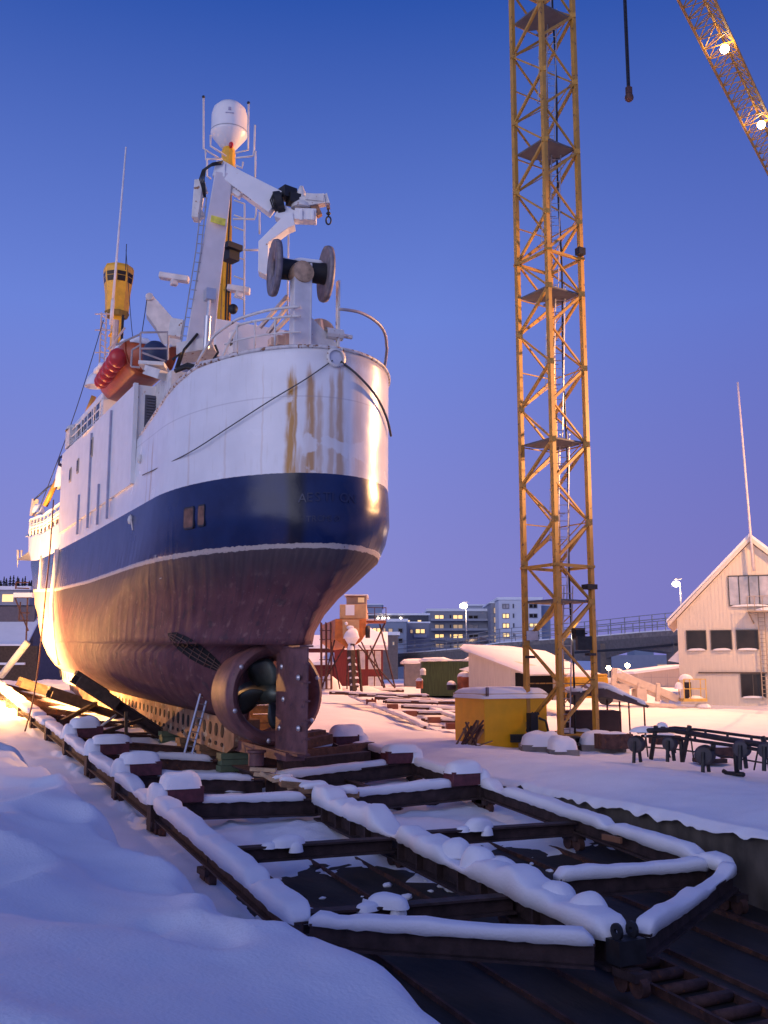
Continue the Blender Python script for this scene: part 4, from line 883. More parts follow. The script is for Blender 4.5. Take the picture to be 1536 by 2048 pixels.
# ladder
LD=thing('ladder','aluminium ladder leaning against the port side of the hull beside the propeller','ladder',at(378,1518,31.5))
m=MB(); a0,a1,b0,b1=at(367,1514,31.0),at(403,1380,31.9),at(382,1516,31.2),at(418,1383,32.1)
for p,q in((a0,a1),(b0,b1)): m2=MB(); m2.bar(p,q,.07,.03); m2.build('rail',ALU,LD)
for k in range(9): t=.06+k*.105; m2=MB(); m2.tube([a0.lerp(a1,t),b0.lerp(b1,t)],.018,6); m2.build('rung',ALU,LD)
m=MB(); m.ball(at(403,1377,31.8),.10,10,(1.2,1,.7)); m.build('snow_cap',SNOW,LD,smooth=True)
# shore props
for a,b,da,db,l_ in(((2,1352),(55,1285),58,57,'pale steel prop leaning towards the bow at the far left'),((197,1456),(232,1430),37,37.5,'thin pale steel prop standing beside the nearest bilge arm')):
    m=MB(); m.tube([at(*a,da),at(*b,db)],.20 if da>50 else .05,8); tag(m.build('shore_prop',mat('prop_pale',(.55,.55,.5),.6),None,smooth=True),l_,'prop')
# ropes
def ropething(pts,r,label,mt=ROPE,name='rope',n=10):
    P=[V(p) for p in pts]; out=[]
    for i in range(len(P)-1):
        a,b=P[i],P[i+1]; p0=P[max(i-1,0)]; p3=P[min(i+2,len(P)-1)]
        for k in range(n):
            t=k/n; out.append(.5*((2*a)+(b-p0)*t+(2*p0-5*a+4*b-p3)*t*t+(3*a-p0-3*b+p3)*t**3))
    out.append(P[-1]); m=MB(); m.tube(out,r,6); return tag(m.build(name,mt,None,smooth=True),label,'rope')
def hp(u_,v_,o=.05):
    p=hit(u_,v_,o)[0]; return p
ropething([hp(664,722),hp(610,762,.12),hp(540,806,.12),hp(460,858,.1),hp(380,908,.08),hp(290,951,.08)],.016,'thin slack line running forward along the white port side from the hawse hole')
ropething([hp(680,724),hp(712,752,.08),hp(745,792,.1),hp(766,835,.1),hp(775,872,.1)],.035,'thick dark mooring rope hanging over the starboard quarter')
bp=hp(104,1000,.4) or onx(104,1000,7.3)
ropething([onx(107,1000,7.2),onx(100,1100,7.05),onx(90,1200,6.9),onx(78,1320,6.6),onx(66,1400,6.2),onx(50,1462,5.7)],.03,'long thin line hanging from the bow rail down to the lit snow',mat('lit_rope',(.22,.10,.05),.8))  # rope colour carries the orange light of the bow lamp
ropething([at(207,640,46),at(150,825,47),at(78,1020,48)],.018,'long dark stay wire from the signal mast down to the bow',DARK,'stay_wire')
ropething([at(252,500,48),at(262,640,42),at(268,690,38)],.015,'thin wire from the crow\'s nest down to the boat deck',DARK,'stay_wire')
# ------------------------------------------------------------------ workboat hanging on the port side
BT=thing('workboat','orange open boat hanging on the port side above the deckhouse with snow along its rim','boat',(8.2,37,12.6))
m=MB(); y0,y1=33.4,40.4; st=[]; nS=14
for i in range(nS+1):
    t=i/nS; y=y0+(y1-y0)*t; w=.86*(1-max(0,(t-.45)/.55)**2.2*.96); zb=13.08+.024*(y-33)+.95*max(0,(t-.5)/.5)**2; ztp=14.15+.03*(y-33)+.4*t*t
    st.append([(8.25+a*w,y,zb+b_*(ztp-zb)) for a,b_ in((-1.0,1),(-.98,.62),(-.85,.30),(-.45,.06),(0,0),(.45,.06),(.85,.30),(.98,.62),(1.0,1))])
vs=[p for r_ in st for p in r_]; fs=[(i*9+j,i*9+j+1,(i+1)*9+j+1,(i+1)*9+j) for i in range(nS) for j in range(8)]+[tuple(range(9))]
m.add(vs,fs); bo=m.build('boat_hull',ORANGE,BT,smooth='auto'); bo.modifiers.new('t','SOLIDIFY').thickness=-.06
m=MB(); m.snow([(7.45,33.5,14.16),(7.45,37,14.3),(7.6,39.2,14.6)],.35,.16,seed=3); m.snow([(7.5,33.45,14.16),(9.0,33.45,14.16)],.3,.22,seed=5); m.build('rim_snow',SNOW,BT,smooth=True)
m=MB(); m.b2((7.4,33.4,13.9),(9.1,38.5,14.1)); m.build('inner_deck',TARP,BT)
for k,(u_,v_) in enumerate(((236,716),(229,726),(221,737),(214,748),(207,757),(203,763))):
    p=onx(u_,v_,7.18); m=MB(); m.ball(p,.33-.012*k,16,(1,.9,1.05)); o=m.build('buoy',REDB,None,smooth=True)
    tag(o,['largest red buoy on the aft corner of the orange boat','second red buoy from the aft corner of the orange boat','third red buoy from the aft corner of the orange boat','fourth red buoy from the aft corner of the orange boat','fifth red buoy from the aft corner of the orange boat','foremost red buoy at the low left end of the row'][k],'buoy','red buoys along the side of the orange boat')
m=MB(); 
for a,b in(((165,850),(188,792)),((90,1012),(119,950))): m=MB(); m.tube([at(*a,50),at(*b,50)],.13,8); m.build('derrick_boom',mat('boom_ochre',(.55,.25,.04),.5),SHIP,smooth=True)
m=MB(); m.bar(at(66,1032,54),at(71,998,54),.28,.28); m.build('bow_post',mat('post_cream',(.62,.5,.42),.5),SHIP)
m=MB(); m.mound(at(77,1025,53),.35,.3,.5,0,3); m.mound(at(122,975,50),.35,.5,1.3,0,6); m.mound(at(190,772,47),.5,.5,.6,0,6); m.each('snowy_fitting',SNOW,SHIP,smooth=True)
m=MB()
for k in range(2): m.tube([at(135+k*3,905+k*4,46),at(120,915,45.5),at(117,926+4*k,45.4),at(127,932+2*k,45.6)],.05,6)
m.tube([at(68,1000,53),at(95,975,52),at(118,962,51)],.05,5); m.each('blue_hose',mat('hose_blue',(.03,.05,.14),.5),SHIP,smooth=True)
# ------------------------------------------------------------------ TOWER CRANE
TC=at(1124,1485,40); TC.z=0
TR=thing('tower_crane','yellow lattice tower crane rising out of the picture right of the ship','crane',TC)
rt2=V((RT.x,RT.y,0)); fw2=V((FW.x,FW.y,0)).normalized()
def tp(a,b,z): return V((TC.x,TC.y,0))+rt2*a+fw2*b+V((0,0,z))
CN4=[(-1.325,.27),(-.27,-1.325),(1.325,-.27),(.27,1.325)]   # left, front, right, back
TOP=50.5
for a,b in CN4:
    m=MB(); c=tp(a,b,0); inn=(V((TC.x,TC.y,0))-c).normalized(); sd=V((-inn.y,inn.x,0)); h=.13
    e1=(inn+sd).normalized(); e2=(inn-sd).normalized()
    m.bar(c+V((0,0,.15)),c+V((0,0,TOP)),.19,.19,up=e1); 
    for z in(7.14,20.37,33.6,46.8): m.box(c+V((0,0,z)),(.30,.30,.10),-PSI); 
    m.build('leg',CRANE,TR)
pz=3.27; zB=[5.71+pz*k for k in range(-1,14)]
m=MB(); m_=MB()
for k,z in enumerate(zB):
    zA=z-1.63; zA2=z+1.63
    for fa,(i,j,bi) in enumerate(((0,1,'B'),(1,2,'A'),(2,3,'A'),(3,0,'B'))):
        # leg i carries nodes at level A when bi=='B' ... zigzag between the two legs
        ni,nj=(zA,z) if bi=='B' else (zA,z)
        if fa==0: P0,P1_,P2_=tp(*CN4[0],zA),tp(*CN4[1],z),tp(*CN4[0],zA2)
        elif fa==1: P0,P1_,P2_=tp(*CN4[1],zA),tp(*CN4[2],z),tp(*CN4[1],zA2)
        elif fa==2: P0,P1_,P2_=tp(*CN4[3],zA),tp(*CN4[2],z),tp(*CN4[3],zA2)
        else: P0,P1_,P2_=tp(*CN4[0],zA),tp(*CN4[3],z),tp(*CN4[0],zA2)
        m.bar(P1_,P0,.11,.11); m.bar(P1_,P2_,.075,.075)
for k,z in enumerate(zB):
    for i in(2,3): m.bar(tp(*CN4[i],z),tp(*CN4[(i+1)%4],z),.045,.045)
    m.bar(tp(*CN4[0],z-1.63),tp(*CN4[3],z-.2),.04,.04); m.bar(tp(*CN4[3],z-.9),tp(*CN4[2],z+.3),.035,.035)
    for i in range(4): m.box(tp(CN4[i][0]*.985,CN4[i][1]*.985,z-(1.63 if i in(0,3) else 0)),(.26,.26,.22),-PSI)
for z in(7.14,20.37,33.6,.45):
    for i in range(4): m.bar(tp(*CN4[i],z),tp(*CN4[(i+1)%4],z),.10,.12)
m.build('lattice_bracing',CRANE,TR)
for k,z in enumerate((5.71,12.3,18.8,25.45,31.8,38.3)):
    m=MB(); q=[tp(*c,z) for c in CN4]; c=sum(q,V())/4; q=[c+(p-c)*.93 for p in q]
    l,f,r,b_=q; hole0=l.lerp(b_,.35); 
    m.prism([l,f,r,r.lerp(b_,.45),l.lerp(f,.0).lerp(b_,.45)],(0,0,.07)); m.prism([r.lerp(b_,.45),b_,l.lerp(b_,.75),l.lerp(b_,.75).lerp(r,.35)],(0,0,.07))
    m.build('platform',mat('platform_grey',(.10,.10,.11),.7),TR)
    # ladder up to the next platform + hoops
    if k<5:
        z2=z+6.5; s0=.28 if k%2==0 else .28
        a0=tp(.05,.50,z+.07); a1=tp(.30,-.15+.3,z2+.6); dx=rt2*.40
        m=MB(); m.bar(a0,a1,.05,.03); m.bar(a0+dx,a1+dx,.05,.03)
        for i in range(21): t=i/21; m.tube([a0.lerp(a1,t),a0.lerp(a1,t)+dx],.014,4)
        m.build('ladder',ALU,TR)
        m=MB(); hp_=[]
        for i in range(5):
            t=.36+i*.15; c=a0.lerp(a1,t)+dx/2; ring_=[c+rt2*(-.34*sin(s))+fw2*(-.0)+rt2*0+ (rt2*-.1) +V((0,0,0))+fw2*(-.36*(1-cos(s))) -dx*.5*cos(s) for s in [pi*j/8 for j in range(9)]]
            ring_=[c+(-rt2)*(.62*sin(s))+fw2*(.28*cos(s)-.1) for s in [pi*j/8 for j in range(9)]]
            m.tube(ring_,.016,4,cap=False); hp_.append(ring_)
        for j in(3,5): m.tube([r_[j] for r_ in hp_],.014,4)
        m.build('safety_cage',GALV,TR)
a0=tp(.02,.35,.3); a1=tp(.30,.25,6.4); dx=rt2*.36; m=MB(); m.bar(a0,a1,.05,.03); m.bar(a0+dx,a1+dx,.05,.03)
for i in range(20): t=i/20; m.tube([a0.lerp(a1,t),a0.lerp(a1,t)+dx],.015,4)
m.build('ladder',ALU,TR)
m=MB(); cp=[tp(.62+.04*sin(z*.7),.55,z) for z in [z_*1.2 for z_ in range(0,34)]]; m.tube(cp,.045,6); m.build('power_cable',BLACK,TR,smooth=True)
# floodlights on the tower
def flood(c,d,par,nm='floodlight',lit=None,s=.45):
    d=V(d).normalized(); up=V((0,0,1)); x=d.cross(up).normalized(); y=x.cross(d)
    m=MB(); q=[c+x*(a*s)+y*(b*s*.8) for a,b in((-1,-1),(1,-1),(1,1),(-1,1))]; q2=[p-d*s*.7+(c-p)*.35 for p in q]
    m.add(q+q2,[(4,5,6,7),(0,1,5,4),(1,2,6,5),(2,3,7,6),(3,0,4,7)]); m.bar(c-d*s*.4-x*s*1.1,c-d*s*.4+x*s*1.1,.05,.05); o=m.build(nm,DARK,par)
    m=MB(); m.add([c+(p-c)*.94-d*.02 for p in q],[(0,1,2,3)]); m.build('lamp_glass',lit or mat('lamp_glass_grey',(.45,.45,.5),.1),o); return o
flood(tp(.85,.3,4.45),(.3,1,.0),TR,s=.30,lit=BULBW)
c=tp(1.0,-.1,4.6); m=MB(); m.box(c-V((0,0,.55)),(.62,.5,.55),-PSI); m.build('floodlight_box',DARK,TR)
flood(tp(-1.12,-.25,4.35),(-.5,-.9,-.1),TR,s=.25)
m=MB(); m.box(tp(1.25,-.6,20.6),(.34,.3,.3)); m.box(tp(1.2,-.5,6.3),(.5,.4,.2)); m.box(tp(-1.2,-.1,3.5),(.30,.3,.1)); m.box(tp(1.2,-.3,3.6),(.34,.3,.1)); m.each('junction_box',DARK,TR)
# slewing ring, jib to the right/away, counter jib
JD=V((8.5,4.94,0)).normalized(); JS=V((JD.y,-JD.x,0)); JH=52.3; J0=V((TC.x,TC.y,JH))-JS*.55
m=MB(); m.lathe((TC.x,TC.y,TOP),[(1.5,0),(1.5,.5),(1.2,.6),(1.2,1.2),(0,1.2)],(0,0,1),24); m.build('slewing_ring',CRANE,TR)
m=MB(); jw=1.15; jh=1.5; Lj=66
for s_ in(-jw,jw): m.bar(J0-JD*16+JS*s_,J0+JD*Lj+JS*s_,.18,.18)
m.tube([J0+V((0,0,jh)),J0+JD*Lj+V((0,0,jh))],.12,8)
n=int(Lj/1.5)
for k in range(n):
    x0=J0+JD*(k*1.5); x1=J0+JD*((k+.5)*1.5); x2=J0+JD*((k+1)*1.5); tpv=V((0,0,jh))
    for s_ in(-jw,jw): m.bar(x0+JS*s_,x1+tpv,.07); m.bar(x1+tpv,x2+JS*s_,.07)
    m.bar(x0+JS*jw,x2-JS*jw,.06); m.bar(x0-JS*jw,x0+JS*jw,.06)
m.build('jib',CRANE,TR)
m=MB(); m.box(J0-JD*13+V((0,0,-.8)),(3,1.6,2.4),atan2(JD.y,JD.x)); m.build('counterweight',CONC,TR)
m=MB(); m.box(tp(.2,-.4,TOP-1.2),(2.2,2.2,.9),-PSI); m.build('climbing_frame',DARK,TR)
def onjib(u_):   # distance along jib whose picture column is u_
    best=min((abs(u_-pu(J0+JD*t)),t) for t in [k*.1 for k in range(0,700)]); return best[1]
def pu(p): d=p-CAM; return 768+F*d.dot(RT)/d.dot(FW)
LAMPS=[]
for u_ in(1438,1512):
    t=onjib(u_); c=J0+JD*t+JS*.45+V((0,0,-.35)); aim=V((-.55,-.25,-1)); o=flood(c,aim,TR,lit=BULB,s=.26,nm='jib_floodlight'); LAMPS.append(c)
    m=MB(); m.ball(c+V(aim).normalized()*.15,.34,14); m.build('bulb',BULB,o,smooth=True)
t=onjib(1237); c=J0+JD*t; 
for k in range(400):
    z=JH-k*.1
    d=V((c.x,c.y,z))-CAM; v_=1024-F*d.dot(UP)/d.dot(FW)
    if v_>175: break
m=MB(); m.tube([V((c.x+.06,c.y,JH-.3)),V((c.x+.06,c.y,z))],.055,5); m.tube([V((c.x-.08,c.y,JH-.3)),V((c.x-.08,c.y,z))],.055,5)
for k in range(int((JH-z)/.35)): m.box((c.x,c.y,z+k*.35),(.16,.06,.10))
m.build('hoist_chain',DARK,TR); m=MB(); m.box((c.x,c.y,z-.2),(.30,.25,.5)); m.ball((c.x,c.y,z-.6),.26,12); m.build('hook_block',RUST,TR,smooth='auto')
# ballast blocks with snow at the tower foot
for i,(u_,v_,w,h_,l_) in enumerate(((1082,1507,1.55,.35,'left'),(1124,1517,1.1,.35,'front'),(1202,1508,1.7,.38,'right'),(1150,1488,1.7,.3,'back'))):
    p=at(u_,v_,38.2+ (0,-.8,.6,3)[i]); p.z=min(p.z,0.05); m=MB(); m.box(p+V((0,0,h_/2)),(w,1.2,h_),-PSI); o=m.build('ballast_block',CONC,TR)
    m=MB(); m.mound(p+V((0,0,h_-.02)),w*.50,.62,.50 if i!=3 else .35,-PSI,40+i,n=30,r=9,box=.7); m.build('snow_cap',SNOW,o,smooth=True)
m=MB(); m.ibeam(tp(-2.1,-.3,.3),tp(2.2,-.3,.3),.4,.3); m.ibeam(tp(.2,-1.8,.3),tp(.2,2,.3),.4,.3); m.build('base_frame',DARK,TR)
m=MB(); 
for k in range(3): m.tube([tp(-1.2+.1*k,-.6,1.3),tp(-1.35+.08*k,-.62,1.15),tp(-1.45+.1*k,-.6,.6),tp(-1.3+.12*k,-.6,.4)],.07,6)
m.tube([tp(-1.0,-.6,1.1),tp(-.72,-.6,1.0),tp(-.6,-.6,.4)],.05,6); m.box(tp(-1.25,-.55,.9),(.35,.3,.8)); m.build('cable_bundle',BLACK,TR,smooth='auto')
# ------------------------------------------------------------------ yard objects (view aligned local frames, metres)
def F2(name,label,cat,u,v,d,rz=0,group=None):
    o,k=frame(name,label,cat,u,v,d,rz,group); return o,k
def ZB(d): return 1344+F*(CAM.z-1.9*max(0,min(1,(d-42)/33)))/d
# yellow container
o,k=F2('yellow_container','big yellow steel box with thick snow on its lid beside the crane foot','container',970,1500,39.3,radians(25))
o.location.z=-.15
m=MB(); m.b2((0,0,0),(2.95,2.4,2.12)); m.build('body',mat('container_yellow',(.86,.43,.005),.5,0,.06,2,spots=((.30,.13,.02),.70,3)),o,bevel=.02)
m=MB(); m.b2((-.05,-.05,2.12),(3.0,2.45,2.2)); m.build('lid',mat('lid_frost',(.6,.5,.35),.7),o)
m=MB(); 
vs=[];n1,n2=26,20
for j in range(n2+1):
    for i in range(n1+1):
        a,b=i/n1,j/n2; e=min(1,min(a,1-a)*9)*min(1,min(b,1-b)*8); vs.append((-.12+3.2*a,-.12+2.64*b,2.12+.30*e**.5*(1+.2*mn.noise(V((a*4,b*4,2)))) - (.12 if e==0 else 0)))
m.add(vs,[(j*(n1+1)+i,j*(n1+1)+i+1,(j+1)*(n1+1)+i+1,(j+1)*(n1+1)+i) for j in range(n2) for i in range(n1)]); m.build('snow_cover',SNOW,o,smooth=True)
m=MB(); m.tube([(.02,-.13,2.1),(.02,-.14,2.45),(.1,-.14,2.45),(.1,-.13,2.1)],.03,6); m.build('lifting_lug',RUST,o)
# loose sticks leaning on it
random.seed(3)
for i in range(16):
    u0=905+random.random()*55; v0=1492+random.random()*12; u1=925+random.random()*48; v1=1440+random.random()*20
    m=MB(); m.bar(at(u0,v0,38.6-random.random()*.3),at(u1,v1,39.3+random.random()*.2),.06,.05); tag(m.build('stick',WOOD if i%2 else RUST,None),'thin weathered stick in the bundle leaning on the yellow container','stick','sticks leaning on the yellow container')
m=MB(); m.bar(at(930,1500,38.6),at(985,1482,38.4),.05,.05); tag(m.build('stick',WOOD,None),'lone stick poking out right across the front of the yellow container','stick')
# canopy shelter with dark box
o,k=F2('canopy_shelter','open shelter with a sagging snow covered brown roof right of the crane','shelter',1215,1485,41,0); o.location.z=-.05
Z=lambda v_:(1487-v_)*k
X=lambda u_:(u_-1215)*k
m=MB(); m.prism([(X(1140),-.8,Z(1383)),(X(1210),-.8,Z(1374)),(X(1292),-.8,Z(1409)),(X(1288),-.8,Z(1413)),(X(1208),-.8,Z(1392)),(X(1140),-.8,Z(1388))],(0,2.6,.15)); m.build('canopy',TARP,o)
m=MB(); m.snow([(X(1140),.5,Z(1383)),(X(1208),.5,Z(1374)),(X(1288),.5,Z(1408))],2.7,.22,.12,seed=2); m.build('snow_cover',SNOW,o,smooth=True)
for u_,yy in((1283,-.7),(1235,-.7),(1235,1.6),(1280,1.6)): m=MB(); m.tube([(X(u_),yy,0),(X(u_-1),yy,Z(1400))],.035,6); m.build('pole',RUST,o)
o,k=F2('tool_crate','dark brown crate standing under the shelter roof behind the crane foot','crate',1190,1480,41.5,0); o.location.z=-.05
m=MB(); m.b2((-1.2,0,.2),(1.05,1.3,1.35)); m.build('box',mat('dark_brown_paint',(.05,.022,.02),.6,0,.2,4),o,bevel=.02); m=MB(); m.b2((1.05,.1,.2),(1.15,1.2,1.3)); m.build('end_panel',MAROON,o); m=MB(); m.b2((-1.2,.1,0),(1.1,.2,.2)); m.b2((-1.2,1,0),(1.1,1.1,.2)); m.build('skid',DRUST,o)
# yellow machine behind the tower
o,k=F2('yellow_digger','small yellow machine with snow on its roof behind the crane tower','machine',1180,1410,52,0)
m=MB(); m.b2((-1.1,0,.35),(1.0,2.2,1.45)); m.b2((.1,.1,1.45),(1.0,1.9,1.6)); m.build('body',YEL,o,bevel=.06); m=MB(); m.mound((0,1,1.46),1.05,1.0,.30,0,3); m.build('snow_cover',SNOW,o,smooth=True)
for xx in(-.8,.8): m=MB(); m.lathe((xx,-.05,.4),[(0,-.12),(.4,-.12),(.4,.12),(0,.12)],(0,1,0),16); m.build('wheel',BLACK,o)
# stranded boxes right of the tower: rusty trough and pallets
for (u_,v_,d,w,h_,l_,mt) in ((1228,1497,38,1.3,.55,'rusty trough with a snowy edge between crane foot and steel trestle',RUST),(1435,1515,33.5,1.0,.35,'rusty timber bundle behind the middle of the steel trestle',RUST),(1330,1488,35,.9,.3,'short rusty plate stack behind the left end of the trestle',RUST),(1420,1532,33,.9,.14,'low rusty plank under the timber bundle behind the trestle',DRUST)):
    p=at(u_,v_,d); p.z=max(-.05,p.z); m=MB(); m.box(p+V((0,0,h_/2)),(w,.7,h_),-PSI+.2); o=m.build('scrap_piece',mt,None,bevel=.02); tag(o,l_,'scrap'); m=MB(); m.mound(p+V((0,0,h_-.02)),w*.45,.33,.1,-PSI+.2,int(u_)); m.build('snow_cover',SNOW,o,smooth=True)
# steel trestle frame with rollers
TF=thing('roller_trestle','long dark steel trestle with round rollers standing in the snow near the right edge','trestle',at(1400,1530,31))
PT=lambda u_,v_,d=31: at(u_,v_,d)
def dd(u_): return 33.5-(u_-1265)*.022
m=MB()
tr=lambda pts,r,dz=0:[m.tube([at(u_,v_,dd(u_)+dz) for u_,v_ in pts],r,6)]
def pipes(lst,r,name,dz=0):
    global m
    m=MB()
    for pts in lst: m.tube([at(u_,v_,dd(u_)+dz) for u_,v_ in pts],r,6)
    m.build(name,DARK,TF,smooth=True)
pipes([[(1275,1462),(1340,1460),(1380,1466),(1450,1478),(1540,1492),(1600,1502)]],.085,'main_rail')
pipes([[(1284,1472),(1345,1474),(1400,1482),(1470,1492),(1540,1503),(1600,1512)]],.05,'main_rail',-.1)
pipes([[(1337,1460),(1339,1456),(1350,1455),(1410,1461),(1470,1469),(1540,1478),(1600,1486)]],.045,'hand_rail',.7)
pipes([[(1290,1494),(1350,1498),(1420,1508),(1480,1518),(1540,1528),(1600,1538)]],.025,'lower_rail',.6)
pipes([[(1295,1454),(1330,1455)],[(1345,1474),(1352,1474)],],.03,'short_rail',.6)
for a,b in(((1411,1461),(1411,1474)),((1455,1467),(1455,1480)),((1503,1474),(1503,1486)),((1390,1470),(1390,1479)),((1368,1457),(1368,1464))): pipes([[a,b]],.04,'rail_post',.5)
for a,b in(((1312,1452),(1302,1518)),((1379,1452),(1365,1522)),((1362,1478),(1365,1524)),((1470,1492),(1474,1545)),((1525,1473),(1536,1510)),((1348,1478),(1350,1506)),((1427,1485),(1426,1500))): pipes([[a,b]],.075 if a[0]!=1348 else .04,'trestle_leg')
for a,b in(((1290,1460),(1296,1514)),((1381,1470),(1387,1515)),((1518,1490),(1508,1540)),((1330,1490),(1341,1515))): pipes([[a,b]],.025,'thin_brace',.8)
pipes([[(1447,1542),(1455,1547),(1475,1548),(1487,1549)]],.07,'foot_plate')
for u_,v_,r in((1273,1488,.28),(1340,1487,.23),(1410,1510,.30),(1484,1497,.25),(1532,1500,.22)):
    c=at(u_,v_,dd(u_)-.15); m=MB(); m.lathe(c,[(.0,-.22),(r*.8,-.2),(r,-.1),(r*.55,0),(r,.1),(r*.8,.2),(0,.22)],V((.75,.5,0)),22); w=m.build('roller',mat('roller_grey',(.05,.045,.055),.6,.2,.3),TF,smooth='auto')
    m=MB(); 
    for s_ in(-.22,.22): m.tube([c+V((s_*.8,s_*.5,.1)),c+V((s_*1.2,s_*.6,-r-.32))],.06,6)
    m.build('roller_bracket',DARK,TF)
m=MB(); m.mound(at(1292,1462,33.0),.55,.3,.16,-PSI,4); m.mound(at(1324,1454,33.0),.2,.2,.16,0,5); m.snow([at(1290,1471,32.8),at(1312,1473,32.6)],.14,.07,seed=4); m.build('snow_cover',SNOW,TF,smooth=True)
# ------------------------------------------------------------------ white house
o,k=F2('white_house','cream boarded house with a steep gable and dark windows at the right edge','house',1362,1412,61,radians(-18))
Xh=lambda u_:(u_-1362)*k*1.0
Zh=lambda v_:(1412-v_)*k
W_=10.6; mid=Xh(1509); ev=Zh(1238); rg=Zh(1088)
WH=mat('house_boards',(.66,.60,.50),.7,0,.05,2,stretch=(5,5,.4))
m=MB(); m.prism([(0,0,-.8),(W_-.9,0,-.8),(W_-.9,0,ev),(mid,0,rg),(0,0,ev)],(0,9,0)); m.build('wall',WH,o)
m=MB()
for i in range(int((W_-1)/.22)):
    x_=.11+i*.22; zt_=ev+(rg-ev)*(x_/mid if x_<mid else max(0,(W_-.9-x_)/(W_-.9-mid))); m.b2((x_-.014,-.02,-.5),(x_+.014,-.001,zt_-.1))
m.build('board_battens',WH,o)
m=MB(); e=.28
for s_,(xa,za),(xb,zb) in((0,(-.55,ev-.50),(mid,rg+.05)),(1,(W_-.35,ev-.50),(mid,rg+.05))): m.prism([(xa,-.35,za),(xb,-.35,zb),(xb,-.35,zb+e),(xa,-.35,za+e)],(0,9.6,0))
m.build('roof',mat('roof_board',(.70,.62,.52),.6,0,.05),o)
m=MB(); 
for (xa,za),(xb,zb) in(((-.62,ev-.50+e),(mid+.02,rg+.05+e)),((W_-.28,ev-.50+e),(mid-.02,rg+.05+e))): m.prism([(xa,-.30,za+.003),(xb,-.30,zb+.003),(xb,-.30,zb+.22),(xa,-.30,za+.14)],(0,9.5,0))
m.build('roof_snow',SNOW,o)
def win(o,x0,x1,z0,z1,y=-.03,glass=GLASS,fr=None,mull=0,sill=True,nm='window'):
    m=MB(); t=.06; 
    m.b2((x0-t,y-.05,z0-t),(x0,y,z1+t)); m.b2((x1,y-.05,z0-t),(x1+t,y,z1+t)); m.b2((x0,y-.05,z1),(x1,y,z1+t)); m.b2((x0,y-.05,z0-t),(x1,y,z0))
    for i in range(mull): xx=x0+(x1-x0)*(i+1)/(mull+1); m.b2((xx-.03,y-.045,z0),(xx+.03,y-.005,z1))
    w=m.build(nm,fr or mat('frame_dark',(.05,.045,.04),.6),o)
    m=MB(); m.add([(x0,y-.012,z0),(x1,y-.012,z0),(x1,y-.012,z1),(x0,y-.012,z1)],[(0,1,2,3)]); m.build('pane',glass,w)
    if sill: m=MB(); m.mound(((x0+x1)/2,y-.06,z0-t),(x1-x0)/2,.10,.09,0,int(x0*7)); m.build('sill_snow',SNOW,w,smooth=True)
    return w
for a,b in((1380,1415),(1427,1463),(1475,1513)): win(o,Xh(a),Xh(b),Zh(1299),Zh(1264),mull=0)
win(o,Xh(1465),Xh(1540),Zh(1213),Zh(1156),glass=PGLASS,mull=3)
win(o,Xh(1479),Xh(1521),Zh(1392),Zh(1350),mull=1)
win(o,Xh(1537),Xh(1575),Zh(1299),Zh(1264))
m=MB(); m.b2((Xh(1398),-.12,Zh(1347.5)),(W_-1,-.03,Zh(1345))); m.build('wall_pipe',mat('pipe_dark',(.10,.07,.05),.6),o)
m=MB()
for uu in(1516,1528): m.b2((Xh(uu)-.03,-.28,Zh(1398)),(Xh(uu)+.03,-.22,Zh(1225)))
for i in range(20): z=Zh(1395)+i*.25; m.b2((Xh(1516),-.27,z),(Xh(1528),-.24,z+.03))
m.build('wall_ladder',mat('ladder_cream',(.35,.28,.20),.6),o)
m=MB(); m.b2((Xh(1497),-.9,Zh(1229)),(Xh(1580),-.05,Zh(1226))); m.bar((Xh(1508),-.05,Zh(1250)),(Xh(1498),-.8,Zh(1229)),.07)
for uu in(1497,1510,1525,1545): m.tube([(Xh(uu),-.88,Zh(1227)),(Xh(uu),-.88,Zh(1198))],.02,5)
m.tube([(Xh(1497),-.88,Zh(1198)),(Xh(1580),-.88,Zh(1198))],.02,5); m.build('balcony',mat('ladder_cream',(.35,.28,.20),.6),o); m=MB(); m.mound((Xh(1535),-.45,Zh(1226)),.8,.4,.2,0,2); m.build('balcony_snow',SNOW,o,smooth=True)
m=MB(); m.tube([(Xh(1513),-.5,Zh(1147)),(Xh(1511),-.5,Zh(1085)),(Xh(1503),-.5,Zh(760))],.10,8,r1=.05); m.build('flagpole',mat('pole_white',(.68,.62,.60),.4),o,smooth=True)
m=MB(); m.prism([(-.7,1,Zh(1322)),(0,1,Zh(1300)),(0,1,Zh(1326))],(0,3,0)); m.build('side_porch_snow',SNOW,o)
# low shed behind the lift
o,k=F2('long_shed','low pale shed with a flat snowy roof left of the cream house','shed',1320,1392,74,0)
m=MB(); m.prism([(-1.6,0,-.3),(2.3,0,-.3),(2.3,0,2.15),(-1.6,0,1.65)],(0,6,0)); m.build('wall',mat('shed_grey',(.42,.38,.36),.7,0,.06,2,stretch=(6,6,.4)),o)
m=MB(); m.prism([(-1.9,-.2,1.62),(2.4,-.2,2.15),(2.4,-.2,2.33),(-1.9,-.2,1.78)],(0,6.4,0)); m.build('roof_snow',SNOW,o)
m=MB()
for x_ in(-.6,.6,1.6): m.b2((x_-.02,-.02,0),(x_+.02,-.003,1.6))
m.b2((-1.2,-.02,1.35),(2.2,-.003,1.39)); m.build('door_lines',GREYP,o)
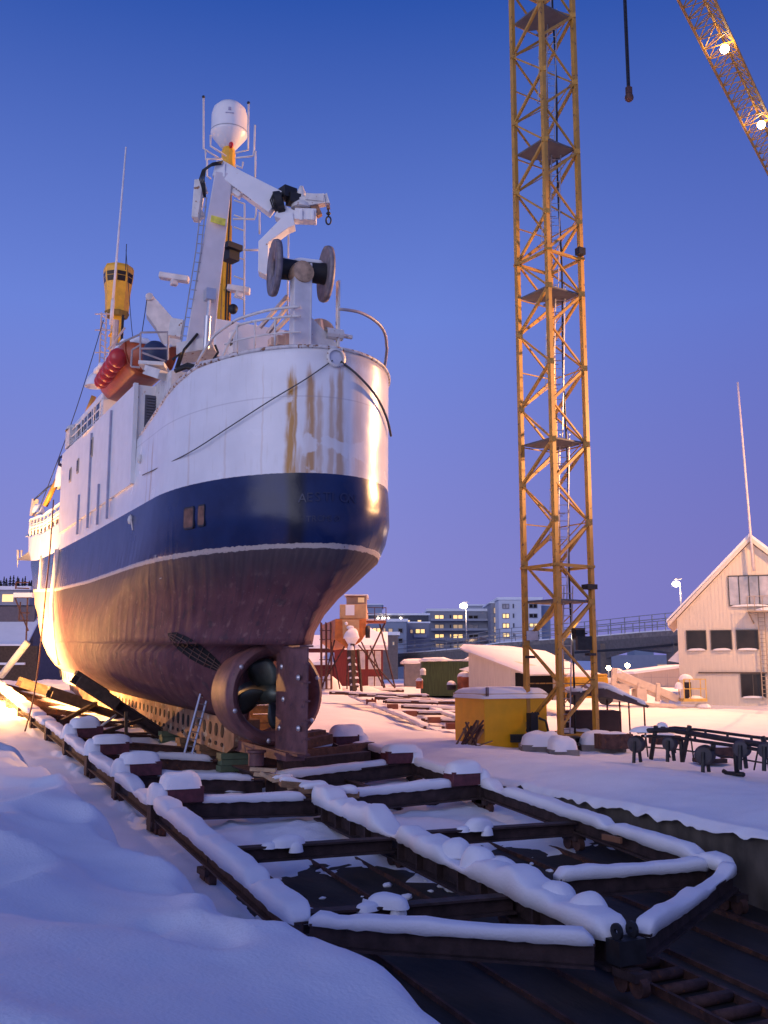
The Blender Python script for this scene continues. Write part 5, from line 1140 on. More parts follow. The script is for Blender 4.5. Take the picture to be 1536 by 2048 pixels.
# boom lift
BL,k=F2('boom_lift','cream snow covered boom lift with a low basket in front of the cream house','lift',1310,1405,58,0)
X=lambda u_:(u_-1310)*k; Z=lambda v_:(1400-v_)*k
LM=mat('lift_cream',(.66,.55,.42),.5,0,.08,4)
m=MB(); m.bar((X(1237),.3,Z(1343)),(X(1358),.3,Z(1393)),.5,.42); m.bar((X(1236),.3,Z(1352)),(X(1340),.3,Z(1398)),.24,.2); m.build('boom',LM,BL)
m=MB(); m.b2((X(1216),.2,Z(1400)),(X(1262),1.6,Z(1362))); m.b2((X(1275),.0,Z(1398)),(X(1295),1.4,Z(1372))); m.bar((X(1229),.2,Z(1372)),(X(1233),.2,Z(1332)),.3,.3); m.bar((X(1278),.1,Z(1402)),(X(1280),.1,Z(1360)),.18); m.bar((X(1316),.1,Z(1398)),(X(1319),.1,Z(1362)),.25); m.build('chassis',LM,BL,bevel=.04)
m=MB(); m.bar((X(1285),.0,Z(1402)),(X(1430),-.8,Z(1417)),.2,.15); m.bar((X(1285),-.2,Z(1405)),(X(1345),-.5,Z(1406)),.3,.2); m.build('outrigger',LM,BL)
m=MB(); m.b2((X(1364),-.3,Z(1398)),(X(1412),.7,Z(1392)))
for uu in(1366,1378,1410): 
    for yy in(-.3,.7): m.bar((X(uu),yy,Z(1395)),(X(uu),yy,Z(1354)),.05)
for vv in(1354,1373): m.bar((X(1366),-.3,Z(vv)),(X(1411),-.3,Z(vv)),.05); m.bar((X(1366),.7,Z(vv)),(X(1411),.7,Z(vv)),.05)
m.build('basket',mat('basket_yellow',(.66,.45,.10),.5),BL)
m=MB(); m.b2((X(1371),.0,Z(1392)),(X(1384),.3,Z(1360))); m.build('control_panel',DARK,BL)
m=MB(); m.mound((X(1376),.2,Z(1354)),.42,.4,.28,0,2); m.mound((X(1392),.2,Z(1391)),.5,.4,.12,0,3); m.mound((X(1240),.3,Z(1341)),.35,.3,.25,0,4); m.mound((X(1233),.9,Z(1362)),.6,.6,.3,0,5); m.mound((X(1360),.0,Z(1372)),.3,.3,.35,0,9); m.snow([(X(1245),.3,Z(1341)),(X(1350),.3,Z(1385))],.4,.12,seed=9); m.mound((X(1262),.8,Z(1372)),.6,.5,.25,0,7); m.mound((X(1405),.0,Z(1408)),.5,.4,.2,0,8); m.build('snow_cover',SNOW,BL,smooth=True)
m=MB(); m.box((X(1398),-.5,Z(1420)),(.35,.3,.16)); m.build('outrigger_foot',BLACK,BL)
# ------------------------------------------------------------------ white and green sheds
o,k=F2('white_shed','cream shed with a dark doorway and a broad snowy lean-to roof','shed',945,1388,56,radians(0))
X=lambda u_:(u_-945)*k; Z=lambda v_:(1388-v_)*k
CB=mat('shed_cream',(.64,.58,.48),.7,0,.07,2,stretch=(6,6,.5))
m=MB(); m.prism([(X(938),0,-.3),(X(1016),-1.5,-.3),(X(1016),-1.5,Z(1338)),(X(938),0,Z(1304))],(1.0,5,0)); m.build('end_wall',CB,o)
m=MB(); m.prism([(X(1016),-1.5,-.3),(X(1024),-1.5,-.3),(X(1024),-1.5,Z(1346)),(X(1098),-1.5,Z(1346)),(X(1098),-1.5,-.3),(X(1150),-1.5,-.3),(X(1150),-1.5,Z(1340)),(X(1016),-1.5,Z(1340))],(0,.15,0)); m.build('front_wall',CB,o)
m=MB(); m.b2((X(1018),-1.2,-.3),(X(1100),-1.1,Z(1342))); m.build('dark_doorway',HOLE,o)
m=MB(); q=[(X(930),-.3,Z(1302)),(X(1046),-2.1,Z(1349)),(X(1160),-2.1,Z(1347)),(X(1122),4.5,Z(1308)),(X(1040),4.5,Z(1297)),(X(932),4.0,Z(1293))]
m.prism(q,(0,0,-.08)); m.build('roof_edge',mat('roof_board',(.7,.62,.52)),o)
m=MB(); cc=(X(1045),1.4,Z(1318)); n=len(q); top=[V(p)+(V(cc)-V(p))*.06+V((0,0,.26)) for p in q]
m.add([V(p)+V((0,0,.003)) for p in q]+top+[V((X(1045),1.3,Z(1318)+.42))],[(i,(i+1)%n,(i+1)%n+n,i+n) for i in range(n)]+[(i+n,(i+1)%n+n,2*n) for i in range(n)]); s_=m.build('roof_snow',SNOW,o,smooth=True)
o,k=F2('green_shed','small dark green plank shed with snow on its flat roof','shed',890,1382,64,0)
m=MB(); m.prism([(-1.45,0,-.3),(1.5,-.4,-.3),(1.5,-.4,1.85),(-1.45,0,1.9)],(0,3,0)); m.build('wall',GREEN,o)
m=MB(); m.snow([(-1.6,1.2,1.9),(1.9,1.0,1.95)],3.0,.28,.3,seed=3,amp=.15); m.build('roof_snow',SNOW,o,smooth=True)
m=MB(); m.prism([(.9,-.6,1.35),(1.6,-.6,1.55),(1.9,-.6,1.1)],(0,.8,.1)); m.build('hatch_snow',SNOW,o)
o,k=F2('flat_hut','snow roofed grey hut just left behind the green shed','hut',840,1368,78,0)
m=MB(); m.b2((-1.2,0,-.2),(1.6,3,1.6)); m.build('wall',mat('hut_grey',(.15,.15,.17),.7),o); m=MB(); m.snow([(-1.5,1.5,1.6),(1.8,1.5,1.65)],3.2,.4,.3,seed=8,amp=.1); m.build('roof_snow',SNOW,o,smooth=True)
for u_,v_,d,r,h_,l_,mt in((928,1378,60,.40,.75,'round rusty oil drum with a snow cap between green and cream sheds',mat('orange_rust',(.35,.10,.04),.7,0,.3)),(903,1380,60,.28,.35,'small dark pot with snow in front of the green shed',DARK),(839,1377,62,.22,.5,'rusty bin with a tall snow cap at the left corner of the green shed',mat('orange_rust',(.35,.10,.04))),(846,1350,62,.18,.3,'pale lump of snow on the left edge of the green shed wall',WHITE2)):
    p=at(u_,v_,d); m=MB(); m.lathe(p,[(0,0),(r,0),(r,h_),(0,h_)],(0,0,1),16); b=m.build('drum',mt,None,smooth='auto'); tag(b,l_,'drum'); m=MB(); m.mound(p+V((0,0,h_)),r*1.05,r*1.05,r*.7,0,int(u_)); m.build('snow_cap',SNOW,b,smooth=True)
# side slip rails with rusty blocks, half buried
FR=thing('side_cradle','half buried second cradle with rusty blocks left of the yellow container','cradle',at(800,1430,50))
random.seed(5)
for i in range(9):
    t=i/8; d=66-22*t; uL=640+t*215; uR=uL+150+60*t; v_=1386+ t*t*70; 
    d=60-13*t
    p,q=at(uL+30*random.random(),v_,d),at(uR,v_+ (8 if i%2 else 3),d); m=MB(); m.bar(p,q,.4,.16); b=m.build('rail_beam',RUST,FR); m=MB(); m.snow([p+V((0,0,.06)),q+V((0,0,.06))],.42,.13,.2,seed=i); m.build('snow_cover',SNOW,b,smooth=True)
for u_,v_,d in((785,1413,53),(822,1427,50),(868,1440,47),(905,1452,44.5),(742,1404,56),(850,1402,55)): 
    m=MB(); m.box(at(u_,v_,d),(.55,.5,.26),-PSI+.1); m.build('block',mat('block_rust',(.22,.08,.05),.7),FR)
for a,b in(((700,1392,60),(905,1474,44)),((760,1388,60),(960,1450,46)),((790,1425,50),(850,1455,45))): m=MB(); m.bar(at(*a),at(*b),.12,.12); b_=m.build('long_rail',RUST,FR); m=MB(); m.snow([at(*a)+V((0,0,.05)),at(*b)+V((0,0,.05))],.4,.12,.25,seed=int(a[0])); m.build('snow_cover',SNOW,b_,smooth=True)
m=MB()
for i in range(14): m.ball(at(730+i*12+random.random()*6,1396+i*1.2+random.random()*4,56-i*.3),.05+.04*random.random(),6)
m.build('scrap_bits',DARK,FR)
tag_=beamthing('timber_baulk','long snowy baulk lying in front of the red wooden houses','timber',at(635,1383,70),at(808,1383,70),.4,.25,RUST,.2,None,6)
# ------------------------------------------------------------------ orange hulled boat on props
OB,k=F2('small_ship','small orange and cream boat seen end on, propped up before the red houses','boat',708,1388,66,0)
X=lambda u_:(u_-708)*k; Z=lambda v_:(1388-v_)*k
OM=mat('boat_orange',(.50,.16,.03),.5,0,.2,3); TM=mat('boat_tan',(.55,.34,.16),.5,0,.1,3)
m=MB(); fr=[(X(669),Z(1238)),(X(733),Z(1238)),(X(731),Z(1270)),(X(722),Z(1284)),(X(702),Z(1296)),(X(690),Z(1294)),(X(668),Z(1278))]
m.prism([(a,0,b) for a,b in fr],(-1.5,9,0)); m.build('boat_hull',OM,OB,bevel=.08)
m=MB(); m.prism([(X(684),-.15,Z(1240)),(X(718),-.15,Z(1240)),(X(718),-.15,Z(1276)),(X(685),-.15,Z(1276))],(0,.15,0)); m.build('stern_panel',TM,OB)
m=MB(); m.b2((X(678),.1,Z(1238)),(X(732),8,Z(1209))); m.build('bulwark',TM,OB,bevel=.04); m=MB(); m.b2((X(690),.05,Z(1231)),(X(708),.1,Z(1210))); m.build('pale_panel',SNOW,OB)
m=MB(); m.b2((X(690),1.5,Z(1209)),(X(731),5,Z(1188))); wh=m.build('wheelhouse',mat('wheelhouse_brown',(.28,.20,.15),.6),OB); m=MB(); m.b2((X(714),1.46,Z(1202)),(X(727),1.5,Z(1192))); m.build('window',LITD,wh); m=MB(); m.b2((X(686),1.2,Z(1188)),(X(735),5.2,Z(1186))); m.build('wheelhouse_roof',SNOW,OB)
m=MB(); m.mound((X(703),-.45,Z(1277)),.55,.3,.55,0,3); m.ball((X(700),-.2,Z(1256)),.20,10,(1.3,.5,.7)); m.ball((X(692),-.2,Z(1248)),.12,8); m.mound((X(705),-.3,Z(1268)),.4,.2,.35,0,5); m.lathe((X(703),-.45,Z(1277)),[(.5,0),(.35,-.25),(.12,-.6),(.02,-.9)],(0,0,1),10); m.build('hanging_snow',SNOW,OB,smooth=True)
m=MB(); m.lathe((X(735),.3,Z(1264)),[(.2,-.15),(.42,-.15),(.42,.15),(.2,.15),(.2,-.15)],(1,0,0),18); m.build('tyre_fender',BLACK,OB,smooth=True)
m=MB(); m.bar((X(702),-.5,Z(1290)),(X(708),-.9,Z(1386)),.3,.5); m.bar((X(716),-.5,Z(1300)),(X(724),-.9,Z(1386)),.1,.2)
for i in range(6): z=Z(1384-i*13); m.bar((X(704-i*1.5),-.9+i*.06,z),(X(720-i*2),-.9+i*.06,z),.1,.25)
st=m.build('boarding_steps',DWOOD,OB)
m=MB(); 
for i in range(6): z=Z(1384-i*13); m.snow([(X(703-i*1.5),-.92+i*.06,z+.05),(X(722-i*2),-.92+i*.06,z+.05)],.34,.13,.08,seed=i)
m.mound((X(702),-.6,Z(1300)),.25,.25,.4,0,2); m.build('step_snow',SNOW,st,smooth=True)
for a,b in(((668,1280),(645,1375)),((690,1290),(640,1378)),((722,1284),(768,1376)),((716,1290),(790,1376)),((660,1290),(680,1378)),((694,1296),(694,1378)),((740,1292),(770,1375))): m=MB(); m.tube([(X(a[0]),.4,Z(a[1])),(X(b[0]),-.2,Z(b[1]))],.05,5); m.build('prop',RUST,OB)
# scaffold platform
o,k=F2('scaffold','thin scaffold platform with railing and snow right of the orange boat','scaffold',760,1382,67,0)
X=lambda u_:(u_-760)*k; Z=lambda v_:(1382-v_)*k
m=MB(); m.b2((X(730),0,Z(1246)),(X(772),1.2,Z(1242))); m.build('deck',mat('orange_rust',(.35,.10,.04)),o); m=MB(); m.b2((X(730),.05,Z(1242)),(X(771),1.15,Z(1239))); m.build('deck_snow',SNOW,o)
m=MB()
for a,b in(((772,1244),(772,1215)),((749,1244),(749,1215)),((734,1215),(772,1216)),((734,1228),(772,1229))): m.tube([(X(a[0]),.05,Z(a[1])),(X(b[0]),.05,Z(b[1]))],.03,5)
for a,b in(((759,1248),(790,1376)),((770,1246),(735,1320)),((770,1246),(762,1262))): m.tube([(X(a[0]),.6,Z(a[1])),(X(b[0]),.3,Z(b[1]))],.06,5)
m.build('pipe_frame',RUST,o)
o,k=F2('scaffold','tall reddish scaffold tower between the ship and the orange boat','scaffold',650,1378,68,0)
X=lambda u_:(u_-650)*k; Z=lambda v_:(1378-v_)*k
m=MB()
for uu in(642,652,662):
    for yy in(0,1): m.tube([(X(uu),yy,0),(X(uu-2),yy,Z(1245))],.05,5)
for vv in(1378,1360,1340,1320,1300,1280,1262): m.tube([(X(638),0,Z(vv)),(X(664),0,Z(vv))],.03,5)
m.build('pipe_frame',mat('scaffold_rust',(.14,.05,.03),.7),o)
# ------------------------------------------------------------------ red wooden houses
def gable(name,label,u,v,d,w,h,rise,dp,wall,rz=0,ov=.3,ridge_y=True):
    o,k=F2(name,label,'house',u,v,d,rz); m=MB()
    if ridge_y: m.prism([(0,0,-.3),(w,0,-.3),(w,0,h),(w/2,0,h+rise),(0,0,h)],(0,dp,0))
    else: m.prism([(0,0,-.3),(0,dp,-.3),(0,dp,h),(0,dp/2,h+rise),(0,0,h)],(w,0,0))
    m.build('wall',wall,o); m=MB()
    if ridge_y:
        for s_ in(0,1):
            xa,xb=(-ov,w/2) if s_==0 else (w+ov,w/2); za=h-rise*ov/(w/2); m.prism([(xa,-ov,za),(xb,-ov,h+rise),(xb,-ov,h+rise+.25),(xa,-ov,za+.25)],(0,dp+2*ov,0))
    else:
        for s_ in(0,1):
            ya,yb=(-ov,dp/2) if s_==0 else (dp+ov,dp/2); za=h-rise*ov/(dp/2); m.prism([(-ov,ya,za),(-ov,yb,h+rise),(-ov,yb,h+rise+.25),(-ov,ya,za+.25)],(w+2*ov,0,0))
    m.build('roof_snow',SNOW,o); return o,k
WFR=mat('frame_white',(.6,.55,.5),.6)
o,k=gable('red_house','two storey dark red wooden house with white framed windows',722,1386,78,1.7,3.6,1.0,5,REDW,0,.4,False)
m=MB(); m.prism([(-2.1,0,-.3),(0,0,-.3),(0,0,3.5),(-2.1,0,3.5)],(0,5,0)); m.b2((-2.1,-.02,3.4),(1.8,.0,3.5)); m.build('wall',REDW,o)
m=MB(); m.prism([(-1.3,-.5,3.35),(2.1,-.5,3.35),(2.1,-.5,3.55),(1.6,.8,4.6),(-.1,2.5,5.6),(-1.3,2.5,5.6)],(0,2,0)); m.build('roof_snow',SNOW,o)
for a,b,c,d in((.62,.95,1.9,3.2),(1.15,1.5,1.9,3.2),(.62,.95,.1,1.2),(1.15,1.5,.1,1.2),(-.15,.25,1.9,3.2)): win(o,a,b,c,d,glass=CURT,fr=WFR,mull=0,sill=False)
o,k=gable('red_house','low dark red shed with one lit window behind the propeller',612,1386,80,2.6,2.3,.7,5,REDW,0,.3,False)
o,k=gable('red_house','dark red wing with a glowing window between the ship and the orange boat',600,1386,86,4.6,3.9,.9,5,mat('red_wood_dark',(.12,.02,.02),.8),0,.3,False)
m=MB(); m.b2((1.25,-.06,2.0),(1.6,-.02,2.75)); m.build('window',LITW,o)
o,k=F2('snow_mound','rounded pile of snow under the orange boat','snow pile',680,1384,70,0)
m=MB(); m.mound((-.9,0,-.2),1.3,1,1.3,0,3); m.mound((1.6,0,-.2),1.6,1,.6,0,5); m.build('pile',SNOW,o,smooth=True)
# ------------------------------------------------------------------ apartment blocks beyond the bridge
APG=mat('facade_grey',(.26,.27,.32),.7,0,.06,.5); APL=mat('facade_light',(.36,.38,.44),.7,0,.05,.5); APD=mat('facade_dark',(.05,.055,.075),.7); APW=mat('facade_white',(.62,.64,.70),.7,0,.04,.5); APB=mat('facade_bluegrey',(.22,.27,.36),.7,0,.05,.5)
DB=230; kb=DB/F
def block(name,label,u0,u1,vt,mt,d=DB,vb=1330,dp=16,snow=.6):
    o,k=F2(name,label,'building',u0,1360,d,0); m=MB(); m.b2((0,0,-4),((u1-u0)*k,dp,(1360-vt)*k)); m.build('wall',mt,o)
    if snow: m=MB(); m.b2((-.3,-.3,(1360-vt)*k+.005),((u1-u0)*k+.3,dp,(1360-vt)*k+snow)); m.build('roof_snow',SNOW,o)
    o['k']=k; o['u0']=u0; return o
def bwin(o,u0,u1,v0,v1,mt,y=-.06):
    k=o['k']; X=lambda u_:(u_-o['u0'])*k; Z=lambda v_:(1360-v_)*k
    m=MB(); m.b2((X(u0),y-.08,Z(v1)),(X(u1),y,Z(v0))); w=m.build('window',mat('win_frame_grey',(.18,.18,.20),.6),o)
    m=MB(); s=.12; m.b2((X(u0)+s,y-.12,Z(v1)+s),(X(u1)-s,y-.085,Z(v0)-s)); m.build('pane',mt,w)
    if u1-u0>12: m=MB(); xm=(X(u0)+X(u1))/2; m.b2((xm-.1,y-.16,Z(v1)),(xm+.1,y-.125,Z(v0))); m.build('mullion',mat('win_frame_grey',(.18,.18,.20)),w)
def slab_(o,u0,u1,v,t,out,mt,name='balcony'):
    k=o['k']; X=lambda u_:(u_-o['u0'])*k; Z=lambda v_:(1360-v_)*k
    m=MB(); m.b2((X(u0),-out,Z(v+t)),(X(u1),-.01,Z(v))); b=m.build(name,mt,o); return b
o=block('apartment_block','grey four storey block with long balconies behind the bright street lamp',856,976,1223,APG)
for r in range(4):
    v0=1222+r*19.2
    slab_(o,862,976,v0+16.5,4.5,1.6,APL)
    for a,b in((870,889),(907,927)): bwin(o,a,b,v0+8,v0+18.5,LITW if (r,a) in((0,870),(0,907),(2,870),(2,907)) else LITD)
    bwin(o,900,904,v0+8,v0+16,LITW if r==2 else GLASS); bwin(o,938,958,v0+9,v0+17,PGLASS if r%2 else GLASS)
o=block('apartment_block','taller grey block rising behind the long balconies',935,1000,1212,APL,250,snow=.4)
o=block('stair_tower','narrow glazed stair tower with a yellow glow left of the white block','building' and 984,1000,1207,APG,222)if False else block('apartment_block','narrow glazed stair tower with a yellow glow left of the white block',984,1000,1207,APG,222,snow=.3)
for r in range(4): bwin(o,989,996,1215+r*19,1228+r*19,LITD)
o=block('apartment_block','white six storey block with small windows left of the crane tower',1000,1086,1200,APW,215)
for r in range(5):
    v0=1206+r*19.5
    bwin(o,1007,1021,v0+2,v0+12,LITW if r in(1,2,3) else PGLASS)
    for a,b in((1028,1031),(1047,1050),(1070,1074)): bwin(o,a,b,v0+2,v0+11,GLASS)
    bwin(o,1061,1078,v0+2,v0+11,LITW if r==2 else GLASS)
o=block('apartment_block','pale side wing of the white block seen through the crane lattice',1086,1104,1212,APB,218)
o=block('apartment_block','blue grey block with two small dark windows above the red houses',736,813,1244,APB,175,snow=.5)
for a,b,c,d,mt in((796,806,1257,1267,GLASS),(796,806,1277,1287,GLASS),(745,762,1256,1266,LITW),(766,772,1256,1267,LITD),(776,786,1257,1268,LITD)): bwin(o,a,b,c,d,mt)
o=block('apartment_block','dark top storey with small string lights above the blue grey block',735,858,1231,APD,200,snow=.4)
for a,b in((811,821),(835,844)): bwin(o,a,b,1240,1247,LITW)
for i,uu in enumerate((756,765,769,777,802)):
    k=o['k']; m=MB(); m.ball(((uu-735)*k,-.4,(1360-1237)*k),.20,8); m.build('string_light',BULBW,o,smooth=True)
o=block('apartment_block','grey block with a wide lit bay window between blue grey and long balconies',815,858,1247,APG,190,snow=.3)
bwin(o,831,851,1258,1268,LITW); bwin(o,820,827,1259,1268,LITD); slab_(o,828,853,1270,6,2,APL)
o=block('apartment_block','glass penthouse top at the far left of the blocks',733,764,1210,mat('glass_blue',(.25,.30,.40),.2,0,.1,.5),210,snow=.2)
o=block('restaurant_pavilion','curved brown roofed pavilion with a lit front above the red house roof',742,796,1271,mat('pavilion',(.16,.12,.11),.7),150,snow=.5,dp=8)
bwin(o,747,760,1264,1269,LITW); bwin(o,784,790,1283,1292,LITD)
# ------------------------------------------------------------------ road bridge
BR=thing('road_bridge','long concrete road bridge with mesh railings climbing to the right behind the yard','bridge',at(1200,1352,120))
bp=[(740,1319,165),(772,1316,162),(850,1311,155),(938,1304,147),(1000,1294,140),(1100,1288,132),(1195,1282,124),(1280,1275,117),(1360,1270,110),(1460,1262,103)]
BP=[at(*p) for p in bp]
m=MB(); bd=V((FW.x,FW.y,0)).normalized()
for a,b in zip(BP,BP[1:]): m.prism([a,b,b+V((0,0,.55)),a+V((0,0,.55))],bd*9)
m.build('deck',CONC,BR)
m=MB()
for a,b in zip(BP,BP[1:]): m.prism([a+V((0,0,.56)),b+V((0,0,.56)),b+V((0,0,.70)),a+V((0,0,.70))],bd*9)
m.build('deck_snow',SNOW,BR)
GR=mat('girder_concrete',(.12,.11,.11),.8)
m=MB()
for a,b,da,db in((BP[1],BP[4],1.6,1.5),(BP[4],BP[6],1.6,2.4),(BP[6],BP[7],2.4,1.3),(BP[7],BP[8],1.3,2.0),(BP[8],BP[9],2,1.4)):
    m.prism([a-V((0,0,da)),b-V((0,0,db)),b-V((0,0,.003)),a-V((0,0,.003))],bd*5+V((0,0,0))) 
m.build('girder',GR,BR)
for off,nm in((0,'railing'),(9,'railing')):
    m=MB(); 
    for a,b in zip(BP,BP[1:]):
        a,b=a+bd*off+V((0,0,.6)),b+bd*off+V((0,0,.6)); n=max(2,int((b-a).length/(2.2)))
        for h_ in(1.35,.7): m.bar(a+V((0,0,h_)),b+V((0,0,h_)),.10,.10)
        if off==0: m.bar(a+V((0,0,1.9)),b+V((0,0,1.9)),.08,.08)
        for i in range(n): p=a.lerp(b,i/n); m.bar(p,p+V((0,0,1.9 if off==0 else 1.35)),.09)
    m.build(nm,GALV,BR)
for u_,d,w in((1206,124,1.3),(1352,112,1.4),(1050,137,1.4)):
    t=at(u_,1300 if u_<1300 else 1290,d); m=MB(); m.b2((-w/2,-1.5,0),(w/2,1.5,1)); m=MB(); m.box(V((t.x,t.y,(t.z)/2)),(w,3,t.z+1.5),-PSI); m.build('pier',GR,BR)
m=MB(); m.tube([at(1150,1305,124),at(1260,1298,117),at(1358,1288,110)],.14,6); m.build('service_pipe',DARK,BR)
# cars are hinted by snow covered roof on the bridge
m=MB(); p=at(955,1284,150); m.mound(p,2.2,1.2,.7,-PSI,3); tag(m.build('snowy_car',mat('car_dark',(.05,.05,.07),.4),None,smooth=True),'dark car roof showing above the bridge railing left of the crane','car')
# street lamps
def lamp(u_,v0,v1,d,label,r=.42):
    b=at(u_,v0,d); t=at(u_-6 if u_<1000 else u_-11,v1,d); o=thing('street_lamp',label,'lamp',b,0,'street lamps by the bridge')
    m=MB(); m.tube([b,V((b.x,b.y,t.z))],.10,8,r1=.07); m.tube([V((b.x,b.y,t.z)),t+V((0,0,.1))],.06,6); m.build('pole',ALU,o,smooth=True)
    m=MB(); m.box(t+V((.3,0,.5)),(.8,.4,.10),-PSI); h=m.build('lamp_head',GREYP,o); m=MB(); m.ball(t-V((0,0,.05)),r,12,(1,1,.7)); m.build('bulb',BULBW,h,smooth=True)
lamp(933,1285,1211,150,'lit street lamp on the bridge in front of the grey apartments',.60)
lamp(1363,1228,1167,112,'lit street lamp left above the cream house roof',.46)
for u_,v_,l_ in((1217,1336,'left small warm lamp under the bridge, low behind the boom lift'),(1255,1331,'right small warm lamp under the bridge, above the lift boom')):
    o=thing('yard_lamp',l_,'lamp',at(u_,1356,95)); m=MB(); m.tube([at(u_,1356,95),at(u_,v_+4,95)],.08,6); m.build('pole',GREYP,o); m=MB(); m.ball(at(u_,v_,95),.22,10); m.build('bulb',BULB,o,smooth=True)
# distant factory, snowy hills
o,k=F2('factory','flat grey factory with a pale upper block far away under the bridge','building',1225,1356,330,0)
m=MB(); m.b2((0,0,-2),(24,20,7.5)); m.build('wall',APG,o); m=MB(); m.b2((8.5,4,7.5),(15,14,11.5)); m.b2((10,6,11.5),(12,9,13)); m.build('upper_block',APB,o); m=MB(); m.b2((15,-.3,3.2),(19,0,4.4)); m.build('lit_window_band',LITD,o)
m=MB(); vs=[];n=60
for i in range(n+1):
    a=radians(-40+i*2.2); 
    for j,(r,h_) in enumerate(((1500,0),(1800,1),(2300,1.6),(3000,.3))):
        az=PSI+a; hh=h_*(16+30*max(0,mn.noise(V((a*6,1,2))))+14*mn.noise(V((a*17,j,2)))); vs.append((r*sin(az),r*cos(az),1+max(0,hh)))
m.add(vs,[(i*4+j,i*4+j+1,(i+1)*4+j+1,(i+1)*4+j) for i in range(n) for j in range(3)]); tag(m.build('hills',SNOW,None,smooth=True),None,kind='structure')
# ------------------------------------------------------------------ left background
o,k=F2('snow_roof_hall','long low hall with a broad snowy roof at the far left','building',-40,1362,110,0)
m=MB(); m.b2((-10,0,0),(5.6,12,8.2)); m.build('wall',mat('hall_wall',(.14,.11,.12),.7),o)
m=MB(); m.prism([(-10.2,-4.2,3.4),(6.3,-4.2,3.4),(5.8,3,8.2),(-10.2,3,8.2)],(0,.1,.35)); m.build('roof_snow',SNOW,o)
m=MB(); m.b2((-10,-.2,8.3),(5.0,6,10.0)); m.build('upper_storey',APG,o); m=MB(); m.b2((2.0,-.26,8.7),(3.2,-.2,9.5)); m.build('window',LITW,o); m=MB(); m.b2((-10.2,-.6,10.005),(5.2,6,10.4)); m.build('upper_snow',SNOW,o)
o,k=F2('timber_quay_wall','brown boarded wall with snowy ledges behind the bow','wall',-30,1350,90,0)
m=MB(); m.b2((-6,0,-.5),(4.6,.4,2.6)); m.build('boards',DWOOD,o); m=MB(); m.b2((-6,-.25,2.6),(3.4,.5,2.75)); m.b2((-6,-.3,.9),(3.6,-.01,1.1)); m.build('ledge_snow',SNOW,o)
o,k=F2('scaffold','dark scaffold bracket with a snowy board beside the bow','scaffold',40,1290,66,0)
m=MB()
for a,b in(((24,1195),(60,1195)),((25,1197),(55,1262)),((35,1240),(36,1204)),((35,1226),(55,1226)),((35,1241),(55,1241)),((25,1165),(25,1178)),((25,1165),(52,1165)),((24,1176),(52,1177)),((50,1195),(52,1290))): m.bar(((a[0]-40)*k,0,(1290-a[1])*k),((b[0]-40)*k,0,(1290-b[1])*k),.08)
m.build('frame',RUST,o); m=MB(); m.b2((-16*k,-.3,(1290-1195)*k),(22*k,.3,(1290-1186)*k)); m.build('board_snow',SNOW,o)
# dark spruce wood on the ridge at the far left
random.seed(11)
for i in range(16):
    u_=-30+i*6.2+random.uniform(-2,2); d=240; b=at(u_,1180-i*.0+random.uniform(-1,1),d); h_=random.uniform(2.2,4.2)
    o=thing('spruce_tree','dark spruce in the row on the ridge left of the bow','tree',b,0,'spruces on the ridge behind the bow')
    m=MB(); m.tube([b-V((0,0,3)),b+V((0,0,h_*.9))],.12,5); m.build('trunk',DWOOD,o)
    m=MB()
    for l_ in range(5):
        z=h_*l_/5.5; r=(1-l_/5.5)*1.3
        for q in range(9):
            a=q*.7+l_+random.random()*.4; rr=r*random.uniform(.6,1.1); c=b+V((0,0,z)); e=c+V((rr*cos(a),rr*sin(a),-.25)); m.add([c+V((0,0,.55)),e,c+V((rr*.6*cos(a+.5),rr*.6*sin(a+.5),-.1))],[(0,1,2)])
    m.build('crown',mat('spruce_green',(.012,.018,.014),.9),o)
m=MB(); m.prism([at(-160,1196,245),at(60,1188,245),at(75,1200,245),at(75,1360,245),at(-160,1360,245)],V((10,25,0))); tag(m.build('ridge',SNOW),None,kind='structure')
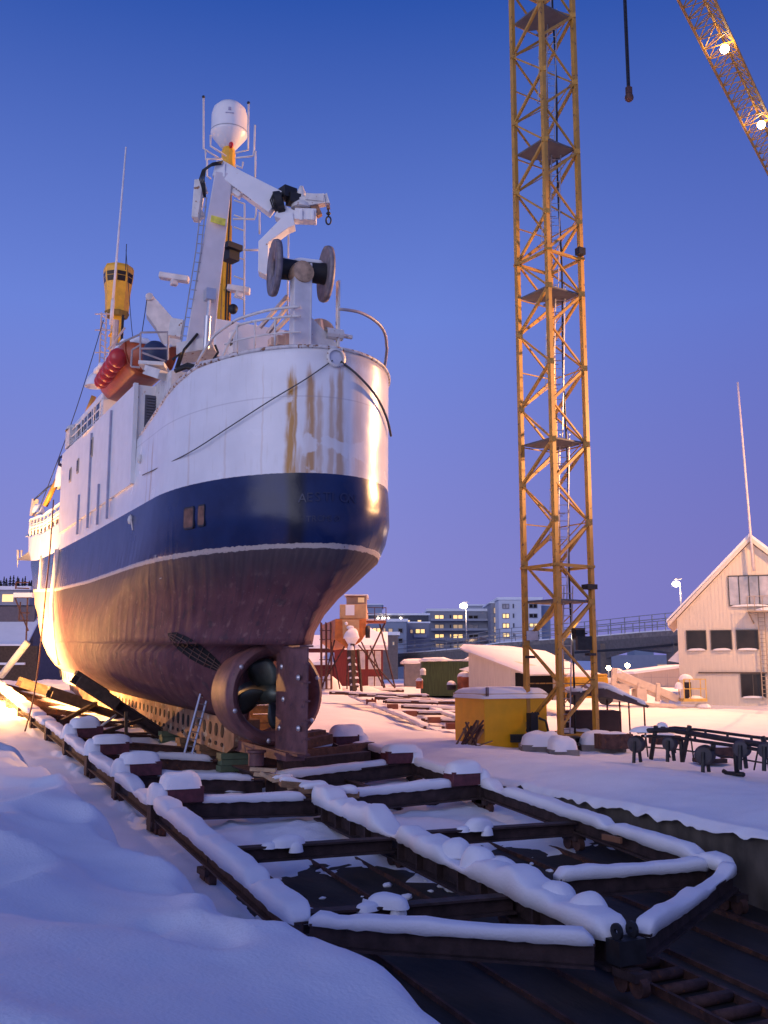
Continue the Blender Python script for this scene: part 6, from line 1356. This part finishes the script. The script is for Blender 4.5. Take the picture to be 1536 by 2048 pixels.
# ------------------------------------------------------------------ lamps that light the place
def light(name,loc,aim,power,col,size=.3,cone=None,blend=.5):
    l=bpy.data.lights.new(name,'SPOT' if cone else 'POINT'); l.energy=power; l.color=col; l.shadow_soft_size=size
    if cone: l.spot_size=radians(cone); l.spot_blend=blend
    o=bpy.data.objects.new(name,l); S.collection.objects.link(o); o.location=loc
    if aim is not None: o.rotation_euler=(V(aim)-V(loc)).to_track_quat('-Z','Y').to_euler()
    return o
SOD=(1,.50,.20); WARM=(1,.62,.34)
# two jib floodlights
light('jib_light',LAMPS[0]+V((-.5,-.2,-.6)),(33,62,0),160000,(1,.42,.18),.4,58,.5)
light('jib_light',LAMPS[1]+V((-.5,-.2,-.6)),(48,56,0),115000,(1,.42,.17),.4,56,.5)
for c in LAMPS: light('jib_glow',c+V((-.2,-.1,.05)),None,700,(1,.62,.28),.2)
# work lamp by the bow, just outside the picture on the left
WL=thing('work_lamp','tripod work lamp shining on the bow','lamp',(3.0,46.0,1.0))
m=MB()
for a in(0,2.1,4.2): m.tube([(3.0,46.0,2.9),(3.0+.5*cos(a),46.0+.5*sin(a),1.0)],.03,5)
m.build('tripod',DARK,WL); flood(V((3.0,46.0,3.1)),(1,.35,.1),WL,lit=BULB,s=.3)
light('bow_light',(3.2,46.3,3.1),(8,48.8,3.3),42000,(1,.52,.16),.15,142,1)
light('bow_spill',(3.3,46.4,3.3),None,4000,(1,.44,.11),.15)
# yard floodlight on a mast outside the right edge
YP=V((48,28.5,0)); o=thing('yard_floodlight','tall floodlight mast beside the cream house','lamp',YP)
m=MB(); m.tube([YP,YP+V((0,0,19))],.12,8); m.build('pole',ALU,o); flood(YP+V((-.4,.3,18.8)),(-1,.6,-.9),o,lit=BULB)
light('yard_light',YP+V((-.7,.5,18.6)),(36,46,0),19000,(1,.47,.17),.6,125,.5)
light('stern_flood',YP+V((-.9,-.1,18.0)),(12,29.5,14.5),95000,(1,.50,.20),.5,44,.5); flood(YP+V((-.5,-.2,18.1)),(-1,-.1,-.2),o,lit=BULB)
light('lamp_light',at(925,1216,149.5),None,1800,WARM,.3); light('lamp_light',at(1352,1172,111.5),None,1800,WARM,.3)
